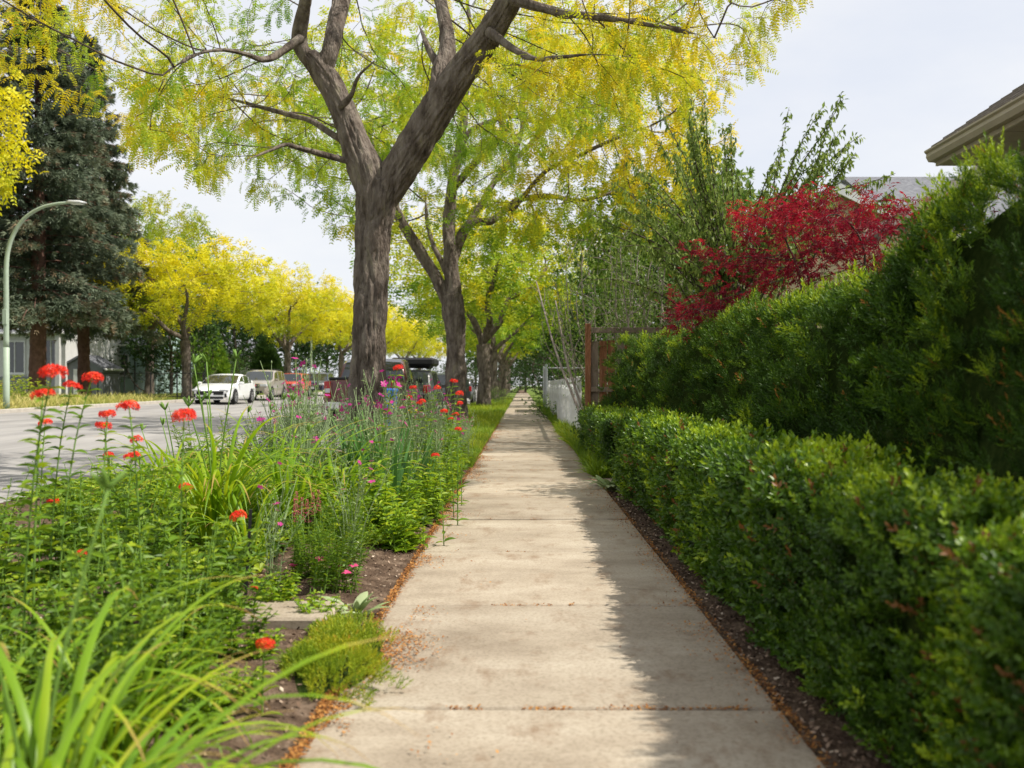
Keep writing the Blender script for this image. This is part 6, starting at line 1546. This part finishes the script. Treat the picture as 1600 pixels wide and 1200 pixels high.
# rose campion: branching silver stems with magenta flowers
fl5 = merge([xf((np.array([[0, 0, 0], [0.55, -0.34, 0.06], [1, -0.22, 0], [1, 0.22, 0], [0.55, 0.34, 0.06]]), [np.array([[0, 1, 2], [0, 2, 3], [0, 3, 4]])]), (0, 0, 0), (math.cos(a), math.sin(a), 0.1), (0, 0, 1), 0.017) for a in np.linspace(0, 2*PI, 5, endpoint=False)])
fl_mesh = one_mesh('flower', fl5, M['magenta'], 0.6)
def campion(seed):
    g = np.random.default_rng(seed); root = empty('rose_campion'); S, Lv, tips = MB(), Cloud(), []
    tp = T_oval(1, 0.3, 0.1, 0.3)
    for k in range(9):
        a = g.uniform(0, 6.28); hh = g.uniform(0.62, 0.98); b = np.array([math.cos(a), math.sin(a), 0])*0.10*g.random(); tip = b*2.2 + np.array([math.cos(a)*0.10, math.sin(a)*0.10, hh])
        path = catmull([b, b*1.2 + [0, 0, hh*0.45], tip], 4); S.tube(path, np.linspace(0.004, 0.0022, len(path)), 4, cap=False)
        for q in range(4):
            t = g.uniform(0.55, 0.9); p = np.array([np.interp(t, np.linspace(0, 1, len(path)), path[:, z]) for z in range(3)]); an = g.uniform(0, 6.28); e = p + np.array([math.cos(an)*0.07, math.sin(an)*0.07, g.uniform(0.10, 0.2)])
            S.tube([p, (p + e)/2 + [0, 0, -0.01], e], [0.0022, 0.002, 0.0018], 3, cap=False); S.tube([e, e + [0, 0, 0.012], e + [0, 0, 0.02]], [0.002, 0.0045, 0.002], 4); tips.append(e + [0, 0, 0.02])
        tips.append(tip); n = 16; t = g.random(n)**1.2; p = np.stack([np.interp(t, np.linspace(0, 1, len(path)), path[:, z]) for z in range(3)], -1); an = g.uniform(0, 6.28, n)
        Lv.add(tp, p, frames(np.stack([np.cos(an), np.sin(an), np.full(n, 0.7)], -1), (0, 0, 1)), g.uniform(0.05, 0.10, n)*(1.1 - 0.6*t), np.clip(0.4 + g.normal(size=n)*0.25, 0, 1))
    o = S.build('stems', M['silver_stem'], root, True); o['kind'] = 'stuff'; Lv.build('leaves', M['silver'], root)
    tips = np.array(tips); g.shuffle(tips)
    for q in range(6):
        f = link('flower', fl_mesh, root); f.location = tips[q] + [0, 0, 0.006]; f.rotation_euler = (g.normal()*0.5, g.normal()*0.5, 0); f.scale = (g.uniform(1.2, 1.9),)*3
    root['category'] = 'flower'; return root
camp = [campion(300 + i) for i in range(3)]
k = 0
for i in range(260):
    x, y = g6.uniform(-2.7, -0.9), g6.uniform(7.2, 12.6); px = CX + x/y*F
    if px < 430 or px > 765: continue
    lb = 'silvery stemmed campions with magenta flowers around the nearest trunk'
    if k == 0: lb = 'silvery campion with magenta flowers in the thick of the bed'
    P_(camp[k % 3], x, y, g6.uniform(0, 6), g6.uniform(0.85, 1.12), lb, 'rose campions'); k += 1
    if k >= 54: break
for (x, y, s) in [(-0.95, 5.35, 0.75), (-1.3, 5.0, 0.7)]:
    P_(camp[k % 3], x, y, g6.uniform(0, 6), s, 'loose silvery campions nearer the camera around the pink spires', 'rose campions'); k += 1
for i in range(10):
    P_(camp[i % 3], g6.uniform(-1.0, -0.75), g6.uniform(10.5, 16.5), g6.uniform(0, 6), g6.uniform(0.5, 0.75), 'low silvery campions at the sidewalk edge', 'rose campions')

# pink flower spikes
def spike(loc, h_, label):
    g = np.random.default_rng(int(abs(loc[0])*1e4) % 9999); root = empty('pink_flower_spike', loc); MB().tube([[0, 0, 0], [0.01, 0, h_*0.6], [0.0, 0.0, h_]], [0.003, 0.0025, 0.0015], 4).build('stem', M['stem'], root)
    cl = Cloud(); n = 90; t = g.random(n); a = g.uniform(0, 6.28, n); rr = 0.011*(1.05 - t)**0.7
    P = np.stack([np.cos(a)*rr, np.sin(a)*rr, h_ - 0.13 + 0.135*t], -1)
    cl.add(T_rhomb(1, 0.7, 0.1), P, frames(np.stack([np.cos(a), np.sin(a), np.full(n, 0.5)], -1), (0, 0, 1)), 0.010, g.random(n)); cl.build('blossoms', M['pink'], root); tag(root, label, 'flower', 'pink flower spikes')
for i, (px, py) in enumerate([(461, 793), (463, 782), (472, 790), (480, 794), (489, 783), (498, 779)]):
    Y = 5.5 + 0.05*i; x = XG(px, Y); z = H - (py - 12 - CY)*Y/F
    spike((x, Y, bed_h(x, Y)), z - bed_h(x, Y), ['leftmost pink flower spike of the small row', 'second pink flower spike from the left', 'third pink flower spike from the left', 'fourth pink flower spike from the left', 'fifth pink flower spike from the left', 'rightmost pink flower spike of the small row'][i])
# pink blossoms on the feathery clump
for i, (px, py, Y, lb) in enumerate([(500, 874, 4.9, 'bright pink blossom, upper left of a loose group'), (508, 878, 5.0, 'pink blossom touching the upper left one'), (541, 895, 4.85, 'bright pink blossom, lowest of a loose group'), (532, 886, 4.95, 'pale red blossom in the loose group'), (552, 884, 4.9, 'pink blossom at the right of the loose group'), (459, 885, 5.1, 'purple and orange blossom over the bare soil')]):
    p = W(px, py, Y); b = bed_h(p[0], Y); rt = empty('pink_blossom', (p[0], Y, b)); hz = p[2] - b
    MB().tube([[0.02, 0.02, 0], [0.01, 0.01, hz*0.6], [0, 0, hz]], [0.002, 0.0018, 0.0015], 4).build('stem', M['stem'], rt)
    for q in range(4):
        f = link('petal', one_mesh('petal', T_oval(0.026, 0.9, 0.15, 0.2), M['pink'], 0.4 + 0.5*random.random()), rt); f.location = (0, 0, hz); f.rotation_euler = (random.uniform(-.6, .6), random.uniform(-.8, .2), q*1.57)
    tag(rt, lb, 'flower', 'pink blossoms on the feathery clump')
# lavender by the kerb side
def lavender(loc, seed, label):
    g = np.random.default_rng(seed); root = empty('lavender', loc); S, B = MB(), Cloud()
    for i in range(70):
        a = g.uniform(0, 6.28); hh = g.uniform(0.3, 0.5); tip = np.array([math.cos(a)*0.2*g.random()**.5*1.6, math.sin(a)*0.2*g.random()**.5*1.6, hh]); S.tube([tip*[.2, .2, 0], tip*[.7, .7, .6], tip], [0.0025, 0.002, 0.0015], 3, cap=False)
        n = 16; t = g.random(n); an = g.uniform(0, 6.28, n); B.add(T_rhomb(1, 0.7, 0.1), tip + np.stack([np.cos(an)*0.006, np.sin(an)*0.006, t*0.06 - 0.03], -1), frames(np.stack([np.cos(an), np.sin(an), np.ones(n)], -1), (0, 0, 1)), 0.013, g.random(n))
    o = S.build('stems', M['silver_stem'], root); o['kind'] = 'stuff'; o = B.build('blossoms', M['purple'], root); tag(root, label, 'lavender', 'lavender plants')
lavender((XG(440, 9.6), 9.6, bed_h(XG(440, 9.6), 9.6)), 1, 'dark purple lavender left of the silvery campions'); lavender((XG(405, 10.2), 10.2, bed_h(XG(405, 10.2), 10.2)), 2, 'dark purple lavender by the road behind the daylilies')
# yellow flowers by the trunk
rt = clump('yellow_flowered_plant', 9, 10, 0.8, 10, 0.06, 0.02, 'bright', 0.1); rt.location = (XG(620, 9.8), 9.8, bed_h(XG(620, 9.8), 9.8))
cl = Cloud(); n = 40; P = np.stack([g6.normal(size=n)*0.09, g6.normal(size=n)*0.09, 0.86 + g6.normal(size=n)*0.06], -1); cl.add(fl5, P, frames(rand_dirs(n), (0, 0, 1)), 1.0, g6.random(n)); cl.build('flowers', M['yellow_petal'], rt)['kind'] = 'stuff'; tag(rt, 'yellow flowered plant right of the nearest trunk', 'flower')

# creeping sedum mound at the sidewalk edge
def sedum(loc, rx, ry, hz, n, seed, label):
    g = np.random.default_rng(seed); root = empty('sedum_mound', loc); cl = Cloud()
    a = g.uniform(0, 6.28, n); r = np.sqrt(g.random(n)); lob = g.integers(0, 7, n); lx, ly, ls = g.uniform(-0.75, 0.75, 7), np.linspace(-0.8, 0.8, 7), g.uniform(0.35, 0.7, 7); x, y = (np.cos(a)*r*ls[lob]*1.2 + lx[lob]*0.6)*rx, (np.sin(a)*r*ls[lob]*0.8 + ly[lob]*0.75)*ry; ed = 1 + 1.1*(fbm(np.stack([np.cos(a)*2, np.sin(a)*2, a*0], -1), 2, seed) - 0.5); x *= ed; y *= ed
    z = hz*ls[lob]*1.7*np.clip(1 - r**2.5, 0, 1)*(0.6 + 0.8*fbm(np.stack([x*9, y*9, x*0], -1), 2, seed + 2)); d = norm(np.stack([x/rx*0.8, y/ry*0.8, np.ones(n)], -1) + g.normal(size=(n, 3))*0.35)
    cl.add(T_sprig(0.045, 9, T_rhomb(1, 0.28, 0.05), 0.018, 0.8, 0.6, 3, True), np.stack([x, y, z - 0.02], -1), frames(d, (1, 0, 0.1), g.uniform(-3, 3, n)), g.uniform(0.7, 1.3, n), np.clip(0.45 + 0.9*(fbm(np.stack([x*12, y*12, z*0], -1), 2, seed + 5) - 0.5) + g.normal(size=n)*0.15, 0, 1))
    o = cl.build('foliage', M['sedum'], root)
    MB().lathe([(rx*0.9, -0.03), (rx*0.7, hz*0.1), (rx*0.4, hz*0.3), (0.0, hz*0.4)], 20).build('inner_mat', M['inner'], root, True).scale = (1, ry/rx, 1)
    tag(root, label, 'ground cover plant', 'creeping yellow green mounds'); return root
sedum((-0.72, 3.80, 0.02), 0.20, 0.52, 0.055, 3400, 1, 'yellow green creeping mound at the near sidewalk edge')

# stone paver, stake and hose
pv = MB().bevbox((XG(445, 4.35), 4.35, 0.045), (0.46, 0.34, 0.06), 0.012).build('stone_paver', M['concrete']); pv.rotation_euler = (0, 0, 0); tag(pv, 'flat pale stone paver half covered by plants', 'paver')
x = XG(384, 4.75); st = MB().box((0, 0, 0.20), (0.014, 0.010, 0.44)).build('plant_stake', M['trim']); st.location = (x, 4.75, bed_h(x, 4.75)); st.rotation_euler = (0.05, 0.05, 0.4); tag(st, 'thin black stake beside the lone scarlet head', 'stake')
pts = [W(392, 868, 4.9), W(405, 880, 4.95), W(425, 886, 5.0), W(445, 888, 5.0), W(462, 886, 5.1), W(490, 880, 5.3)]
pts = [np.array([p[0], p[1], bed_h(p[0], p[1]) + 0.015 + 0.06*(i == 0)]) for i, p in enumerate(pts)]
tag(MB().tube(catmull(pts, 6), np.full(31, 0.007), 6).build('drip_hose', M['trim'], None, True), 'dark drip hose curving over the bare soil', 'hose')

# ------------------------------------------------------------------ litter, mulch, grass (uncountable)
def scatter_stuff(name, tpl, P, S, rnd, mat, label, cat, tilt=0.35, upright=False):
    n = len(P); g = np.random.default_rng(len(name)*7 + n)
    if upright: d = norm(np.stack([g.normal(size=n)*tilt, g.normal(size=n)*tilt, np.ones(n)], -1)); R = frames(d, np.stack([g.normal(size=n), g.normal(size=n), g.normal(size=n)*0.1], -1))
    else: a = g.uniform(0, 6.28, n); R = frames(np.stack([np.cos(a), np.sin(a), g.normal(size=n)*tilt], -1), np.stack([g.normal(size=n)*tilt, g.normal(size=n)*tilt, np.ones(n)], -1))
    cl = Cloud(); cl.add(tpl, P, R, S, rnd); o = cl.build(name, mat); tag(o, label, cat, kind='stuff'); return o
g7 = np.random.default_rng(70)
flake = (np.array([[0, 0, 0], [0.5, 0.28, 0.05], [1, 0, 0.12], [0.5, -0.28, 0.0]]), [np.array([[0, 1, 2, 3]])])
# fallen catkins along the edges and in the joints of the sidewalk
n = 42000; y = 2.0 + 26*g7.random(n)**1.6; side = g7.random(n) < 0.76; e = g7.exponential(0.075, n) * (0.4 + 2.2*np.clip(fbm(np.stack([y*1.5, side*5.0, y*0], -1), 3, 4) - 0.36, 0, 1)*2)
x = np.where(side, SX0 + e - 0.02, SX1 - e + 0.02); P1 = np.stack([x, y, np.full(n, 0.006) + 0.004*g7.random(n)], -1)
n2 = 9000; kq = g7.integers(0, 14, n2); P2 = np.stack([g7.uniform(SX0, SX1, n2), 3.25 + SLAB*kq + g7.normal(size=n2)*0.006 - 0.0, g7.uniform(-0.012, 0.004, n2)], -1); keep = fbm(P2*np.array([2.5, 1, 0]) + kq[:, None], 2, 9) > 0.42; P2 = P2[keep]
n3 = 160; P3 = np.stack([g7.uniform(SX0, SX1, n3), g7.uniform(2.3, 16, n3), np.full(n3, 0.006)], -1)
cx_, cy_ = SX0 + 0.22, 3.95; n4 = 1800; a = g7.normal(size=n4); P4 = np.stack([cx_ - 0.12 + 0.10*g7.normal(size=n4), cy_ + 0.5*(g7.random(n4) - 0.5) + 0.05*a, np.full(n4, 0.007)], -1)
P = np.concatenate([P1, P2, P3, P4]); P = P[(P[:, 0] > SX0 - 0.05) & (P[:, 0] < SX1 + 0.05)]; inn = np.minimum(P[:, 0] - SX0, SX1 - P[:, 0]); P = P[(inn < 0.03) | (fbm(P*np.array([5, 2.2, 0]), 3, 21) > 0.44 + 0.5*np.clip(inn, 0, 0.3))]
scatter_stuff('leaf_litter', flake, P, g7.uniform(0.007, 0.018, len(P)), g7.random(len(P)), M['litter'], 'rusty brown fallen catkins along the sidewalk edges and joints', 'leaf litter', 0.3)
n = 30000; y = 1.6 + 11*g7.random(n)**1.5; x = np.where(g7.random(n) < 0.78, g7.uniform(-2.6, SX0 - 0.02, n), g7.uniform(SX1 + 0.02, 1.15, n))
z = np.where(x < 0, bed_z(x[None], y[None])[0], -0.015) + 0.006*g7.random(n)
scatter_stuff('mulch', flake, np.stack([x, y, z], -1), g7.uniform(0.008, 0.028, n), g7.random(n), M['chips'], 'bark chips and crumbs over the garden soil', 'mulch', 0.4)
blade = T_blade_lo(1.0, 0.05, 0.6)
n = 34000; y = 12.5 + 60*g7.random(n)**2.0; x = g7.uniform(-2.5, SX0 + 0.02, n); cl_ = fbm(np.stack([x*1.2, y*1.2, x*0], -1), 3, 2)
scatter_stuff('verge_grass', blade, np.stack([x, y, np.full(n, 0.02)], -1), (0.06 + 0.16*cl_)*g7.uniform(0.6, 1.3, n)*(1 + 0.5*(y > 25)), np.clip(cl_*1.3 - 0.15 + g7.normal(size=n)*0.15, 0, 1), M['grass'], 'uneven green grass of the verge', 'grass', 0.45, True)
n = 16000; y = 24 + 60*g7.random(n)**1.4; x = g7.uniform(-23, -16.8, n); cl_ = fbm(np.stack([x*0.5, y*0.5, x*0], -1), 3, 6); nearb = y < 46
scatter_stuff('dry_grass', T_blade_lo(1.0, 0.06, 0.7), np.stack([x, y, ground_z(x, y) - 0.05], -1), np.where(nearb, 0.42, 0.18)*(0.5 + cl_)*g7.uniform(0.6, 1.3, n), np.clip(np.where(nearb, 0.62, 0.15) + (cl_ - 0.5)*1.2 + g7.normal(size=n)*0.15, 0, 1), M['dry_grass'], 'tall straw coloured grass beside the far kerb', 'grass', 0.45, True)
n = 9000; y = 11.3 + 40*g7.random(n)**1.6; x = SX1 + np.abs(g7.normal(size=n))*0.13; cl_ = fbm(np.stack([x*2, y*0.9, x*0], -1), 3, 3)
scatter_stuff('border_plants', T_blade_lo(1.0, 0.06, 0.8), np.stack([x, y, np.full(n, 0.0)], -1), (0.12 + 0.45*np.clip(cl_ - 0.3, 0, 1))*g7.uniform(0.7, 1.4, n), np.clip(cl_ + g7.normal(size=n)*0.15 - 0.1, 0, 1), M['grass'], 'grassy border plants leaning over the right sidewalk edge', 'border plants', 0.6, True)
n = 12000; x, y = g7.uniform(-4.3, -0.7, n), 2.2 + 11*g7.random(n); cl_ = fbm(np.stack([x*1.5, y*1.5, x*0], -1), 3, 13); kp = (cl_ > 0.43) & ~((x > -1.45) & (y < 6.2)); x, y, cl_ = x[kp], y[kp], cl_[kp]
scatter_stuff('ground_cover', merge([xf(T_rhomb(1, 0.5, 0.1), (0, 0, 0.2), (math.cos(a), math.sin(a), 0.4), (0, 0, 1), 1.0) for a in np.linspace(0, 6.28, 6)[:5]]), np.stack([x, y, bed_z(x[None], y[None])[0] + 0.01], -1), g7.uniform(0.035, 0.085, len(x)), g7.random(len(x)), M['herb'], 'low leafy weeds covering the soil between the plants', 'weeds', 0.2, False)
